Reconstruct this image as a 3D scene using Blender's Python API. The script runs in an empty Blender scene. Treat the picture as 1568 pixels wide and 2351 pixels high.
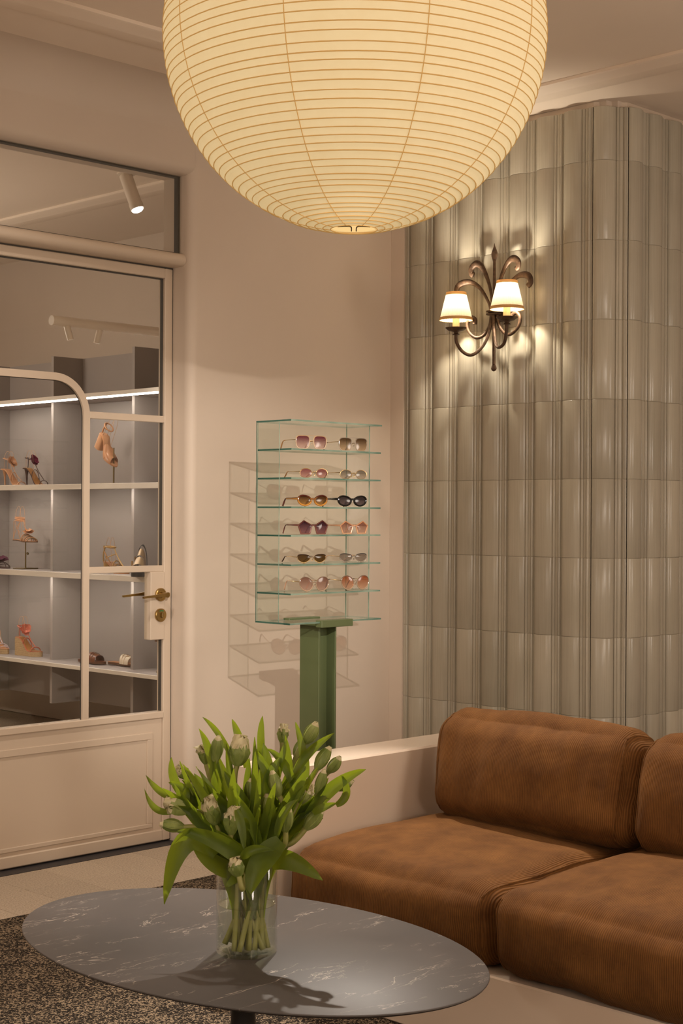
import bpy, math, random
from mathutils import Vector, Matrix, noise
random.seed(7)
PI = math.pi
SC = bpy.context.scene
COL = SC.collection
S2 = math.sqrt(2.0)

# ------------------------------------------------------------------ camera
cam_d = bpy.data.cameras.new('camera')
cam = bpy.data.objects.new('camera', cam_d); COL.objects.link(cam)
cam_d.sensor_fit = 'VERTICAL'; cam_d.sensor_height = 36.0
cam_d.lens = 36.0*3538/2351
cam_d.shift_y = 0.0035
cam_d.clip_start = 0.05
cam.matrix_world = Matrix.Translation((0, 0, 1.35)) @ Matrix.Rotation(math.radians(-45), 4, 'Z') @ Matrix.Rotation(PI/2, 4, 'X') @ Matrix.Rotation(math.radians(0.3), 4, 'Z')
SC.camera = cam

# ------------------------------------------------------------------ world, exposure
w = bpy.data.worlds.new('world'); SC.world = w; w.use_nodes = True
w.node_tree.nodes['Background'].inputs[0].default_value = (1.0, 0.80, 0.60, 1)
w.node_tree.nodes['Background'].inputs[1].default_value = 0.02
SC.view_settings.view_transform = 'Standard'
SC.view_settings.look = 'None'
SC.view_settings.gamma = 1.0
SC.view_settings.exposure = 0.2
SC.view_settings.use_curve_mapping = False

# ------------------------------------------------------------------ lights (lamps of the two rooms, plus added fill)
WARM = (1.0, 0.87, 0.74)
NEUT = (1.0, 0.90, 0.79)
def cam2w(x, d, z): return Vector(((x+d)/S2, (d-x)/S2, z))
def spot(name, loc, target, power, angle, blend=0.3, radius=0.03, color=WARM):
    l = bpy.data.lights.new(name, 'SPOT'); o = bpy.data.objects.new(name, l); COL.objects.link(o)
    l.energy = power; l.spot_size = math.radians(angle); l.spot_blend = blend
    l.shadow_soft_size = radius; l.color = color
    o.location = loc
    o.rotation_euler = (Vector(target)-Vector(loc)).to_track_quat('-Z', 'Y').to_euler()
    return o
def point(name, loc, power, radius, color=WARM):
    l = bpy.data.lights.new(name, 'POINT'); o = bpy.data.objects.new(name, l); COL.objects.link(o)
    l.energy = power; l.shadow_soft_size = radius; l.color = color; o.location = loc
    return o
# track spot above the camera aimed at the eyewear stand
spot('track_lamp', cam2w(0.34, 1.88, 2.13), (4.15, 4.85, 1.12), 300, 25, 0.75, 0.009, NEUT)
# ceiling spotlight in the corner, behind the paper lantern
SPOT_LOC = cam2w(0.27, 5.40, 2.92)
spot('corner_lamp', SPOT_LOC, (2.55, 2.45, 0.40), 300, 50, 0.6, 0.025, NEUT)
# unseen fill spot added to brighten the door and the floor before it
spot('door_fill', (2.35, 3.75, 3.02), (2.75, 4.55, 0.0), 90, 120, 0.9, 0.05, WARM)
# soft fill points added out of view to raise the salon's ambient light
for i, (x, d, z, p) in enumerate(((-2.2, 1.6, 1.6, 48), (2.4, 2.3, 1.7, 72), (-1.3, -1.2, 1.6, 60), (1.9, -1.0, 1.6, 70), (4.1, 3.7, 1.5, 55))):
    point('salon_fill_%d' % i, cam2w(x, d, z), p, 0.30, WARM)
# shoe room
spot('shoe_room_lamp', (4.73, 6.20, 2.86), (4.9, 6.9, 0.0), 60, 50, 0.6, 0.03, NEUT)
point('shoe_room_fill', (3.3, 7.9, 2.2), 48, 0.25, WARM)  # added fill without a fixture, lifts the shoe room's general light

# ------------------------------------------------------------------ materials
MATS = {}
def nmat(name):
    m = bpy.data.materials.new(name); m.use_nodes = True
    nt = m.node_tree; nt.nodes.clear()
    out = nt.nodes.new('ShaderNodeOutputMaterial')
    MATS[name] = m
    return m, nt, out
def N(nt, t, **kw):
    n = nt.nodes.new(t)
    for k, v in kw.items():
        if k.startswith('i_'):
            key = k[2:]
            n.inputs[int(key) if key.isdigit() else key.replace('_', ' ')].default_value = v
        else: setattr(n, k, v)
    return n
def L(nt, a, ai, b, bi): nt.links.new(a.outputs[ai], b.inputs[bi])
def c4(c): return (c[0], c[1], c[2], 1.0)
def ramp(nt, stops, interp='LINEAR'):
    r = nt.nodes.new('ShaderNodeValToRGB'); e = r.color_ramp.elements
    r.color_ramp.interpolation = interp
    while len(e) < len(stops): e.new(0.5)
    for k, (p, c) in enumerate(stops):
        e[k].position = p; e[k].color = c4(c)
    return r
def pm(name, col, rough=0.5, metal=0.0, spec=0.5, var=0.0, vscale=6.0, bump=0.0, bscale=80.0, coat=0.0, sub=0.0, trans=None, coords='Object'):
    m, nt, out = nmat(name)
    p = N(nt, 'ShaderNodeBsdfPrincipled')
    p.inputs['Base Color'].default_value = c4(col)
    p.inputs['Roughness'].default_value = rough
    p.inputs['Metallic'].default_value = metal
    p.inputs['Specular IOR Level'].default_value = spec
    p.inputs['Coat Weight'].default_value = coat
    p.inputs['Coat Roughness'].default_value = 0.08
    tc = N(nt, 'ShaderNodeTexCoord')
    if var > 0:
        nz = N(nt, 'ShaderNodeTexNoise'); nz.inputs['Scale'].default_value = vscale; nz.inputs['Detail'].default_value = 4
        L(nt, tc, coords, nz, 'Vector')
        r = ramp(nt, [(0.3, tuple(c*(1-var) for c in col)), (0.7, tuple(min(1, c*(1+var)) for c in col))])
        L(nt, nz, 'Fac', r, 0); L(nt, r, 0, p, 'Base Color')
    if bump > 0:
        nb = N(nt, 'ShaderNodeTexNoise'); nb.inputs['Scale'].default_value = bscale; nb.inputs['Detail'].default_value = 3
        L(nt, tc, coords, nb, 'Vector')
        b = N(nt, 'ShaderNodeBump'); b.inputs['Strength'].default_value = bump; b.inputs['Distance'].default_value = 0.002
        L(nt, nb, 'Fac', b, 'Height'); L(nt, b, 0, p, 'Normal')
    if trans:
        tr = N(nt, 'ShaderNodeBsdfTranslucent'); tr.inputs[0].default_value = c4(trans[1])
        mx = N(nt, 'ShaderNodeMixShader'); mx.inputs[0].default_value = trans[0]
        L(nt, p, 0, mx, 1); L(nt, tr, 0, mx, 2); L(nt, mx, 0, out, 0)
    else:
        L(nt, p, 0, out, 0)
    return m
def em(name, col, strength):
    m, nt, out = nmat(name)
    e = N(nt, 'ShaderNodeEmission'); e.inputs[0].default_value = c4(col); e.inputs[1].default_value = strength
    L(nt, e, 0, out, 0); return m
def thin_glass(name, tint, ior=1.45, rough=0.0, gloss=(1, 1, 1), mult=1.0):
    m, nt, out = nmat(name)
    t = N(nt, 'ShaderNodeBsdfTransparent'); t.inputs[0].default_value = c4(tint)
    g = N(nt, 'ShaderNodeBsdfGlossy'); g.inputs[0].default_value = c4(gloss); g.inputs['Roughness'].default_value = rough
    f0 = N(nt, 'ShaderNodeLayerWeight'); f0.inputs[0].default_value = 0.5
    f1 = N(nt, 'ShaderNodeMath', operation='POWER'); f1.inputs[1].default_value = 4.0; nt.links.new(f0.outputs['Facing'], f1.inputs[0])
    f = N(nt, 'ShaderNodeMath', operation='MULTIPLY_ADD'); f.inputs[1].default_value = 0.75; f.inputs[2].default_value = 0.035; L(nt, f1, 0, f, 0)
    mu = N(nt, 'ShaderNodeMath', operation='MULTIPLY'); mu.inputs[1].default_value = mult
    mx = N(nt, 'ShaderNodeMixShader')
    L(nt, f, 0, mu, 0); L(nt, mu, 0, mx, 0); L(nt, t, 0, mx, 1); L(nt, g, 0, mx, 2); L(nt, mx, 0, out, 0)
    return m
PAINT = (0.61, 0.51, 0.42)
pm('plaster', PAINT, 0.55, var=0.02, vscale=2.5, bump=0.03, bscale=30)
pm('ceiling_paint', (0.82, 0.70, 0.585), 0.6, var=0.02, vscale=2)
pm('trim_paint', (0.60, 0.49, 0.385), 0.42)
pm('lacquer', (0.72, 0.60, 0.49), 0.16, spec=0.5)
pm('door_paint', (0.60, 0.49, 0.385), 0.38)
pm('shadow_gap', (0.06, 0.05, 0.04), 0.7)
pm('shelf_paint', (0.31, 0.272, 0.255), 0.5, var=0.03, vscale=3)
pm('shelf_edge', (0.70, 0.64, 0.57), 0.35)
pm('white_metal', (0.78, 0.68, 0.57), 0.35)
pm('brass', (0.40, 0.27, 0.10), 0.32, metal=1.0, bump=0.05, bscale=200)
pm('dark_brass', (0.20, 0.14, 0.06), 0.4, metal=1.0)
pm('indicator_green', (0.02, 0.20, 0.06), 0.4)
pm('green_steel', (0.105, 0.132, 0.056), 0.38)
pm('iron', (0.080, 0.044, 0.024), 0.55, metal=0.4, var=0.45, vscale=60, bump=0.4, bscale=150)
pm('candle', (0.70, 0.52, 0.30), 0.5, trans=(0.35, (0.8, 0.6, 0.35)))
pm('black_metal', (0.018, 0.016, 0.015), 0.35, metal=0.3)
pm('threshold_stone', (0.03, 0.028, 0.032), 0.5, var=0.6, vscale=400)
thin_glass('pane_glass', (0.97, 0.97, 0.95), 1.45, mult=0.7)
thin_glass('display_glass', (0.965, 0.985, 0.97), 1.45, mult=0.8)
thin_glass('panel_glass', (0.955, 0.975, 0.965), 1.45, mult=0.8)
thin_glass('vase_glass', (0.95, 0.965, 0.93), 1.45)
thin_glass('water', (0.93, 0.93, 0.80), 1.33)
em('led', (1.0, 0.90, 0.80), 36.0)
em('lamp_lens', (1.0, 0.95, 0.88), 6.0)
em('bulb', (1.0, 0.86, 0.62), 14.0)

# teal cut edge of the glass
m, nt, out = nmat('glass_edge')
p = N(nt, 'ShaderNodeBsdfPrincipled'); p.inputs['Roughness'].default_value = 0.12
tc = N(nt, 'ShaderNodeTexCoord'); nz = N(nt, 'ShaderNodeTexNoise'); nz.inputs['Scale'].default_value = 9
L(nt, tc, 'Object', nz, 'Vector')
r = ramp(nt, [(0.35, (0.10, 0.20, 0.165)), (0.65, (0.36, 0.46, 0.38))]); L(nt, nz, 'Fac', r, 0); L(nt, r, 0, p, 'Base Color')
tr = N(nt, 'ShaderNodeBsdfTransparent'); tr.inputs[0].default_value = (0.55, 0.78, 0.68, 1)
mx = N(nt, 'ShaderNodeMixShader'); mx.inputs[0].default_value = 0.35
L(nt, p, 0, mx, 1); L(nt, tr, 0, mx, 2); L(nt, mx, 0, out, 0)
# darker cut edge
m, nt, out = nmat('glass_edge_dark')
p = N(nt, 'ShaderNodeBsdfPrincipled'); p.inputs['Roughness'].default_value = 0.1
p.inputs['Base Color'].default_value = (0.035, 0.095, 0.08, 1)
tr = N(nt, 'ShaderNodeBsdfTransparent'); tr.inputs[0].default_value = (0.35, 0.62, 0.52, 1)
mx = N(nt, 'ShaderNodeMixShader'); mx.inputs[0].default_value = 0.25
L(nt, p, 0, mx, 1); L(nt, tr, 0, mx, 2); L(nt, mx, 0, out, 0)

# glazed tile
m, nt, out = nmat('glaze')
p = N(nt, 'ShaderNodeBsdfPrincipled'); p.inputs['Roughness'].default_value = 0.24
p.inputs['Specular IOR Level'].default_value = 0.34
tc = N(nt, 'ShaderNodeTexCoord'); oi = N(nt, 'ShaderNodeObjectInfo')
mp = N(nt, 'ShaderNodeMapping'); mp.inputs['Scale'].default_value = (60, 60, 1.2)
ad = N(nt, 'ShaderNodeVectorMath', operation='ADD')
L(nt, tc, 'Object', ad, 0)
cm = N(nt, 'ShaderNodeCombineXYZ'); mul = N(nt, 'ShaderNodeMath', operation='MULTIPLY'); mul.inputs[1].default_value = 37.0
L(nt, oi, 'Random', mul, 0); L(nt, mul, 0, cm, 0); L(nt, mul, 0, cm, 2); L(nt, cm, 0, ad, 1)
L(nt, ad, 0, mp, 'Vector')
nz = N(nt, 'ShaderNodeTexNoise'); nz.inputs['Scale'].default_value = 4; nz.inputs['Detail'].default_value = 5
L(nt, mp, 0, nz, 'Vector')
nz2 = N(nt, 'ShaderNodeTexNoise'); nz2.inputs['Scale'].default_value = 4; L(nt, ad, 0, nz2, 'Vector')
r = ramp(nt, [(0.3, (0.365, 0.33, 0.255)), (0.7, (0.455, 0.41, 0.33))]); 
mixf = N(nt, 'ShaderNodeMath', operation='ADD'); hf = N(nt, 'ShaderNodeMath', operation='MULTIPLY'); hf.inputs[1].default_value = 0.5
L(nt, nz, 'Fac', mixf, 0); L(nt, nz2, 'Fac', mixf, 1); L(nt, mixf, 0, hf, 0); L(nt, hf, 0, r, 0)
hv = N(nt, 'ShaderNodeHueSaturation'); 
rv = N(nt, 'ShaderNodeMapRange'); rv.inputs['To Min'].default_value = 0.90; rv.inputs['To Max'].default_value = 1.10
L(nt, oi, 'Random', rv, 'Value'); L(nt, rv, 0, hv, 'Value'); L(nt, r, 0, hv, 'Color'); L(nt, hv, 0, p, 'Base Color')
b = N(nt, 'ShaderNodeBump'); b.inputs['Strength'].default_value = 0.25; b.inputs['Distance'].default_value = 0.0012
L(nt, hf, 0, b, 'Height'); L(nt, b, 0, p, 'Normal'); L(nt, p, 0, out, 0)

# corduroy
m, nt, out = nmat('corduroy')
p = N(nt, 'ShaderNodeBsdfPrincipled'); p.inputs['Roughness'].default_value = 0.85
p.inputs['Specular IOR Level'].default_value = 0.15
p.inputs['Sheen Weight'].default_value = 0.05; p.inputs['Sheen Roughness'].default_value = 0.4
p.inputs['Sheen Tint'].default_value = (0.9, 0.55, 0.28, 1)
tc = N(nt, 'ShaderNodeTexCoord'); sx = N(nt, 'ShaderNodeSeparateXYZ'); L(nt, tc, 'Object', sx, 0)
wz = N(nt, 'ShaderNodeTexNoise'); wz.inputs['Scale'].default_value = 7; wz.inputs['Detail'].default_value = 2; L(nt, tc, 'Object', wz, 'Vector')
wa = N(nt, 'ShaderNodeMath', operation='MULTIPLY_ADD'); wa.inputs[1].default_value = 0.018; L(nt, wz, 'Fac', wa, 0)
gn = N(nt, 'ShaderNodeNewGeometry'); gs = N(nt, 'ShaderNodeSeparateXYZ'); L(nt, gn, 'True Normal', gs, 0)
ga = N(nt, 'ShaderNodeMath', operation='ABSOLUTE'); L(nt, gs, 'Y', ga, 0)
gt = N(nt, 'ShaderNodeMath', operation='GREATER_THAN'); gt.inputs[1].default_value = 0.80; L(nt, ga, 0, gt, 0)
gm = N(nt, 'ShaderNodeMix', data_type='FLOAT'); L(nt, gt, 0, gm, 0); L(nt, sx, 'Y', gm, 2); L(nt, sx, 'X', gm, 3); L(nt, gm, 0, wa, 2)
fr = N(nt, 'ShaderNodeMath', operation='MULTIPLY'); fr.inputs[1].default_value = 2*PI/0.0056; L(nt, wa, 0, fr, 0)
sn = N(nt, 'ShaderNodeMath', operation='SINE'); L(nt, fr, 0, sn, 0)
nap = N(nt, 'ShaderNodeTexNoise'); nap.inputs['Scale'].default_value = 9; nap.inputs['Detail'].default_value = 5; nap.inputs['Roughness'].default_value = 0.65; L(nt, tc, 'Object', nap, 'Vector')
r1 = ramp(nt, [(0.3, (0.098, 0.039, 0.010)), (0.72, (0.188, 0.081, 0.022))]); L(nt, nap, 'Fac', r1, 0)
mr = N(nt, 'ShaderNodeMapRange'); mr.inputs['From Min'].default_value = -1; mr.inputs['From Max'].default_value = 1; mr.inputs['To Min'].default_value = 0.72; mr.inputs['To Max'].default_value = 1.13
L(nt, sn, 0, mr, 'Value')
vm = N(nt, 'ShaderNodeVectorMath', operation='SCALE'); L(nt, r1, 0, vm, 0); L(nt, mr, 0, vm, 'Scale'); L(nt, vm, 0, p, 'Base Color')
b = N(nt, 'ShaderNodeBump'); b.inputs['Strength'].default_value = 0.5; b.inputs['Distance'].default_value = 0.0015
L(nt, sn, 0, b, 'Height'); L(nt, b, 0, p, 'Normal'); L(nt, p, 0, out, 0)

# marble table top
m, nt, out = nmat('dark_marble')
p = N(nt, 'ShaderNodeBsdfPrincipled'); p.inputs['Roughness'].default_value = 0.5; p.inputs['Specular IOR Level'].default_value = 0.4
tc = N(nt, 'ShaderNodeTexCoord')
def vein(scale, stretch, rot, thick, seed, mask_scale, mask_lo):
    mp = N(nt, 'ShaderNodeMapping'); mp.inputs['Scale'].default_value = stretch; mp.inputs['Rotation'].default_value = (0, 0, rot); mp.inputs['Location'].default_value = (seed, seed*0.7, seed*1.3)
    L(nt, tc, 'Object', mp, 'Vector')
    n1 = N(nt, 'ShaderNodeTexNoise'); n1.inputs['Scale'].default_value = scale; n1.inputs['Detail'].default_value = 6; n1.inputs['Roughness'].default_value = 0.6; n1.inputs['Distortion'].default_value = 0.5
    L(nt, mp, 0, n1, 'Vector')
    s = N(nt, 'ShaderNodeMath', operation='SUBTRACT'); s.inputs[1].default_value = 0.5; L(nt, n1, 'Fac', s, 0)
    a = N(nt, 'ShaderNodeMath', operation='ABSOLUTE'); L(nt, s, 0, a, 0)
    v = N(nt, 'ShaderNodeMapRange'); v.inputs['From Min'].default_value = 0; v.inputs['From Max'].default_value = thick; v.inputs['To Min'].default_value = 1; v.inputs['To Max'].default_value = 0
    L(nt, a, 0, v, 'Value')
    n2 = N(nt, 'ShaderNodeTexNoise'); n2.inputs['Scale'].default_value = mask_scale; L(nt, mp, 0, n2, 'Vector')
    k = N(nt, 'ShaderNodeMapRange'); k.inputs['From Min'].default_value = mask_lo; k.inputs['From Max'].default_value = mask_lo+0.14
    L(nt, n2, 'Fac', k, 'Value')
    mu = N(nt, 'ShaderNodeMath', operation='MULTIPLY'); L(nt, v, 0, mu, 0); L(nt, k, 0, mu, 1)
    return mu
v1 = vein(2.6, (1, 4.2, 1), -0.55, 0.006, 3.1, 3.0, 0.50)
v2 = vein(6.0, (1, 3.2, 1), -0.9, 0.009, 8.4, 5.0, 0.565)
mxm = N(nt, 'ShaderNodeMath', operation='MAXIMUM'); L(nt, v1, 0, mxm, 0); L(nt, v2, 0, mxm, 1)
cl = N(nt, 'ShaderNodeTexNoise'); cl.inputs['Scale'].default_value = 3.0; cl.inputs['Detail'].default_value = 5; L(nt, tc, 'Object', cl, 'Vector')
rb = ramp(nt, [(0.3, (0.046, 0.039, 0.035)), (0.7, (0.074, 0.062, 0.056))]); L(nt, cl, 'Fac', rb, 0)
mc = N(nt, 'ShaderNodeMix', data_type='RGBA'); mc.inputs['B'].default_value = (0.42, 0.36, 0.30, 1)
mv = N(nt, 'ShaderNodeMath', operation='MULTIPLY'); mv.inputs[1].default_value = 1.0; L(nt, mxm, 0, mv, 0)
L(nt, mv, 0, mc, 'Factor'); L(nt, rb, 0, mc, 'A'); L(nt, mc, 'Result', p, 'Base Color'); L(nt, p, 0, out, 0)

# carpet
m, nt, out = nmat('loop_carpet')
p = N(nt, 'ShaderNodeBsdfPrincipled'); p.inputs['Roughness'].default_value = 0.95; p.inputs['Specular IOR Level'].default_value = 0.1
tc = N(nt, 'ShaderNodeTexCoord')
n1 = N(nt, 'ShaderNodeTexNoise'); n1.inputs['Scale'].default_value = 170; n1.inputs['Detail'].default_value = 1.5; n1.inputs['Distortion'].default_value = 0.8; L(nt, tc, 'Object', n1, 'Vector')
n2 = N(nt, 'ShaderNodeTexNoise'); n2.inputs['Scale'].default_value = 9; n2.inputs['Detail'].default_value = 3; L(nt, tc, 'Object', n2, 'Vector')
ma = N(nt, 'ShaderNodeMath', operation='MULTIPLY_ADD'); ma.inputs[1].default_value = 0.16; L(nt, n2, 'Fac', ma, 0); L(nt, n1, 'Fac', ma, 2)
r = ramp(nt, [(0.565, (0.018, 0.014, 0.011)), (0.615, (0.060, 0.045, 0.032)), (0.665, (0.30, 0.225, 0.15))]); L(nt, ma, 0, r, 0); L(nt, r, 0, p, 'Base Color')
b = N(nt, 'ShaderNodeBump'); b.inputs['Strength'].default_value = 0.7; b.inputs['Distance'].default_value = 0.004; L(nt, n1, 'Fac', b, 'Height'); L(nt, b, 0, p, 'Normal'); L(nt, p, 0, out, 0)

# terrazzo-like floor stone
m, nt, out = nmat('floor_stone')
p = N(nt, 'ShaderNodeBsdfPrincipled'); p.inputs['Roughness'].default_value = 0.55
tc = N(nt, 'ShaderNodeTexCoord')
n1 = N(nt, 'ShaderNodeTexNoise'); n1.inputs['Scale'].default_value = 160; n1.inputs['Detail'].default_value = 2; L(nt, tc, 'Object', n1, 'Vector')
oi = N(nt, 'ShaderNodeObjectInfo')
r = ramp(nt, [(0.35, (0.36, 0.285, 0.21)), (0.5, (0.47, 0.385, 0.295)), (0.68, (0.58, 0.49, 0.385))]); L(nt, n1, 'Fac', r, 0)
hv = N(nt, 'ShaderNodeHueSaturation'); rv = N(nt, 'ShaderNodeMapRange'); rv.inputs['To Min'].default_value = 0.93; rv.inputs['To Max'].default_value = 1.07
L(nt, oi, 'Random', rv, 'Value'); L(nt, rv, 0, hv, 'Value'); L(nt, r, 0, hv, 'Color'); L(nt, hv, 0, p, 'Base Color'); L(nt, p, 0, out, 0)

# lantern paper: lit from inside
m, nt, out = nmat('washi_paper')
d = N(nt, 'ShaderNodeBsdfDiffuse'); d.inputs[0].default_value = (0.46, 0.39, 0.28, 1)
e = N(nt, 'ShaderNodeEmission'); e.inputs[1].default_value = 0.43
tc = N(nt, 'ShaderNodeTexCoord'); n1 = N(nt, 'ShaderNodeTexNoise'); n1.inputs['Scale'].default_value = 22; n1.inputs['Detail'].default_value = 6; n1.inputs['Roughness'].default_value = 0.7; L(nt, tc, 'Object', n1, 'Vector')
r = ramp(nt, [(0.3, (0.95, 0.68, 0.31)), (0.7, (1.0, 0.75, 0.37))]); L(nt, n1, 'Fac', r, 0); L(nt, r, 0, e, 0)
ads = N(nt, 'ShaderNodeAddShader'); L(nt, d, 0, ads, 0); L(nt, e, 0, ads, 1); L(nt, ads, 0, out, 0)
m, nt, out = nmat('lantern_rib')
d = N(nt, 'ShaderNodeBsdfDiffuse'); d.inputs[0].default_value = (0.42, 0.24, 0.075, 1)
e = N(nt, 'ShaderNodeEmission'); e.inputs[0].default_value = (0.80, 0.46, 0.15, 1); e.inputs[1].default_value = 0.27
ads = N(nt, 'ShaderNodeAddShader'); L(nt, d, 0, ads, 0); L(nt, e, 0, ads, 1); L(nt, ads, 0, out, 0)
em('lantern_inside', (1.0, 0.66, 0.27), 0.85)

# pleated shade
m, nt, out = nmat('pleated_shade')
d = N(nt, 'ShaderNodeBsdfDiffuse'); d.inputs[0].default_value = (0.45, 0.385, 0.275, 1)
tr = N(nt, 'ShaderNodeBsdfTranslucent'); tr.inputs[0].default_value = (0.085, 0.071, 0.050, 1)
mx = N(nt, 'ShaderNodeMixShader'); mx.inputs[0].default_value = 0.55
L(nt, d, 0, mx, 1); L(nt, tr, 0, mx, 2)
L(nt, mx, 0, out, 0)
pm('shade_trim', (0.50, 0.29, 0.11), 0.7, trans=(0.25, (0.7, 0.42, 0.18)))

# plants
def plant(name, c1, c2, t, tf, scale, stretch):
    m, nt, out = nmat(name)
    p = N(nt, 'ShaderNodeBsdfPrincipled'); p.inputs['Roughness'].default_value = 0.42; p.inputs['Specular IOR Level'].default_value = 0.35
    tc = N(nt, 'ShaderNodeTexCoord'); mp = N(nt, 'ShaderNodeMapping'); mp.inputs['Scale'].default_value = stretch
    n1 = N(nt, 'ShaderNodeTexNoise'); n1.inputs['Scale'].default_value = scale; n1.inputs['Detail'].default_value = 3
    L(nt, tc, 'Object', mp, 0); L(nt, mp, 0, n1, 'Vector')
    r = ramp(nt, [(0.3, c1), (0.7, c2)]); L(nt, n1, 'Fac', r, 0); L(nt, r, 0, p, 'Base Color')
    tr = N(nt, 'ShaderNodeBsdfTranslucent'); tr.inputs[0].default_value = c4(t)
    mx = N(nt, 'ShaderNodeMixShader'); mx.inputs[0].default_value = tf
    L(nt, p, 0, mx, 1); L(nt, tr, 0, mx, 2); L(nt, mx, 0, out, 0)
plant('leaf_green', (0.050, 0.078, 0.009), (0.095, 0.135, 0.018), (0.40, 0.50, 0.022), 0.48, 14, (1, 1, 1))
plant('stem_green', (0.22, 0.215, 0.055), (0.33, 0.31, 0.10), (0.35, 0.38, 0.06), 0.2, 20, (1, 1, 0.3))
plant('bud_green', (0.14, 0.19, 0.035), (0.36, 0.40, 0.13), (0.42, 0.50, 0.10), 0.3, 45, (1, 1, 0.4))
plant('bud_tip', (0.58, 0.50, 0.28), (0.70, 0.62, 0.40), (0.6, 0.55, 0.3), 0.3, 45, (1, 1, 1))

# ------------------------------------------------------------------ mesh building
class MB:
    def __init__(s): s.v = []; s.f = []; s.mi = []; s.M = None; s.cur = 0
    def vert(s, p):
        p = Vector(p)
        if s.M is not None: p = s.M @ p
        s.v.append(p); return len(s.v)-1
    def face(s, idx): s.f.append(tuple(idx)); s.mi.append(s.cur)
    def box(s, a, b, mis=None):
        x0, y0, z0 = a; x1, y1, z1 = b
        i = [s.vert(p) for p in ((x0,y0,z0),(x1,y0,z0),(x1,y1,z0),(x0,y1,z0),(x0,y0,z1),(x1,y0,z1),(x1,y1,z1),(x0,y1,z1))]
        F = ((3,2,1,0),(4,5,6,7),(0,1,5,4),(1,2,6,5),(2,3,7,6),(3,0,4,7))
        for k, f in enumerate(F):
            c = s.cur
            if mis: s.cur = mis[k]
            s.face([i[j] for j in f]); s.cur = c
    def bbox(s, a, b, r=0.004):
        # box with chamfered vertical and horizontal edges (rounded look)
        x0,y0,z0 = a; x1,y1,z1 = b
        pts = []
        for (z, q) in ((z0, r), (z0+r, 0), (z1-r, 0), (z1, r)):
            ring = []
            for (cx, cy, sx, sy) in ((x0,y0,1,1),(x1,y0,-1,1),(x1,y1,-1,-1),(x0,y1,1,-1)):
                e = q
                if (sx, sy) in ((1,1),(-1,-1)):
                    ring += [(cx+sx*e, cy+sy*(r+e*0.3), z), (cx+sx*(r+e*0.3), cy+sy*e, z)]
                else:
                    ring += [(cx+sx*(r+e*0.3), cy+sy*e, z), (cx+sx*e, cy+sy*(r+e*0.3), z)]
            pts.append(ring)
        s.loft(pts, closed=True, caps=True)
    def loft(s, rings, closed=True, caps=False, flip=False):
        ids = [[s.vert(p) for p in r] for r in rings]
        n = len(ids[0])
        for a, b in zip(ids[:-1], ids[1:]):
            for k in range(n if closed else n-1):
                q = [a[k], a[(k+1) % n], b[(k+1) % n], b[k]]
                if flip: q.reverse()
                s.face(q)
        if caps:
            a = list(reversed(ids[0])); b = list(ids[-1])
            if flip: a.reverse(); b.reverse()
            s.face(a); s.face(b)
        return ids
    def prism(s, poly, fn, t0, t1):
        # poly: list of 2D points, fn(x, y, t) -> 3D
        s.loft([[fn(x, y, t0) for x, y in poly], [fn(x, y, t1) for x, y in poly]], True, True)
    def lathe(s, prof, n=32, c=(0,0,0), cap0=False, cap1=False, flat=None):
        rings = []
        for (r, z) in prof:
            rings.append([(c[0]+r*math.cos(2*PI*k/n), c[1]+r*math.sin(2*PI*k/n), c[2]+z) for k in range(n)])
        ids = s.loft(rings, True)
        if cap0: s.face(list(reversed(ids[0])))
        if cap1: s.face(ids[-1])
    def tube(s, pts, rad, n=8, caps=True, flat=1.0, flatdir=None):
        P = [Vector(p) for p in pts]; m_ = len(P)
        R = rad if isinstance(rad, (list, tuple)) else [rad]*m_
        T = []
        for i in range(m_):
            a = P[max(i-1, 0)]; b = P[min(i+1, m_-1)]
            t = (b-a); T.append(t.normalized() if t.length > 1e-9 else Vector((0,0,1)))
        up = Vector(flatdir) if flatdir else (Vector((0,0,1)) if abs(T[0].z) < 0.9 else Vector((1,0,0)))
        rings = []
        for i in range(m_):
            t = T[i]
            a = up - t*up.dot(t)
            if a.length < 1e-4: a = t.orthogonal()
            a.normalize(); b = t.cross(a)
            if not flatdir: up = a
            rings.append([P[i] + R[i]*(a*math.cos(2*PI*k/n)*flat + b*math.sin(2*PI*k/n)) for k in range(n)])
        s.loft(rings, True, caps)
    def grid(s, rows, flip=False): return s.loft(rows, False, False, flip)
    def build(s, name, mat, parent=None, smooth=False, label=None, origin=None):
        me = bpy.data.meshes.new(name)
        off = Vector((0,0,0))
        if parent is not None: off = parent.matrix_basis.translation.copy(); 
        if parent is not None and parent.parent is not None: off = off + parent.parent.matrix_basis.translation
        if parent is None and origin is not None: off = Vector(origin)
        me.from_pydata([p-off for p in s.v], [], s.f)
        mats = mat if isinstance(mat, (list, tuple)) else [mat]
        for q in mats: me.materials.append(MATS[q])
        if len(mats) > 1: me.polygons.foreach_set('material_index', s.mi)
        if smooth is True: me.polygons.foreach_set('use_smooth', [True]*len(me.polygons))
        me.update()
        if smooth == 'auto':
            me.polygons.foreach_set('use_smooth', [True]*len(me.polygons)); me.set_sharp_from_angle(angle=math.radians(40))
        o = bpy.data.objects.new(name, me); COL.objects.link(o)
        if parent is not None: o.parent = parent
        elif origin is not None: o.location = origin
        if label: o['label'] = label
        return o
def tag(o, label=None, cat=None, group=None, kind=None):
    if label: o['label'] = label
    if cat: o['category'] = cat
    if group: o['group'] = group
    if kind: o['kind'] = kind
    return o
def thing(name, loc, label, cat, group=None, kind=None):
    o = bpy.data.objects.new(name, None); COL.objects.link(o); o.location = loc; o.empty_display_size = 0.05
    return tag(o, label, cat, group, kind)
def struct(o): o['kind'] = 'structure'; return o
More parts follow.
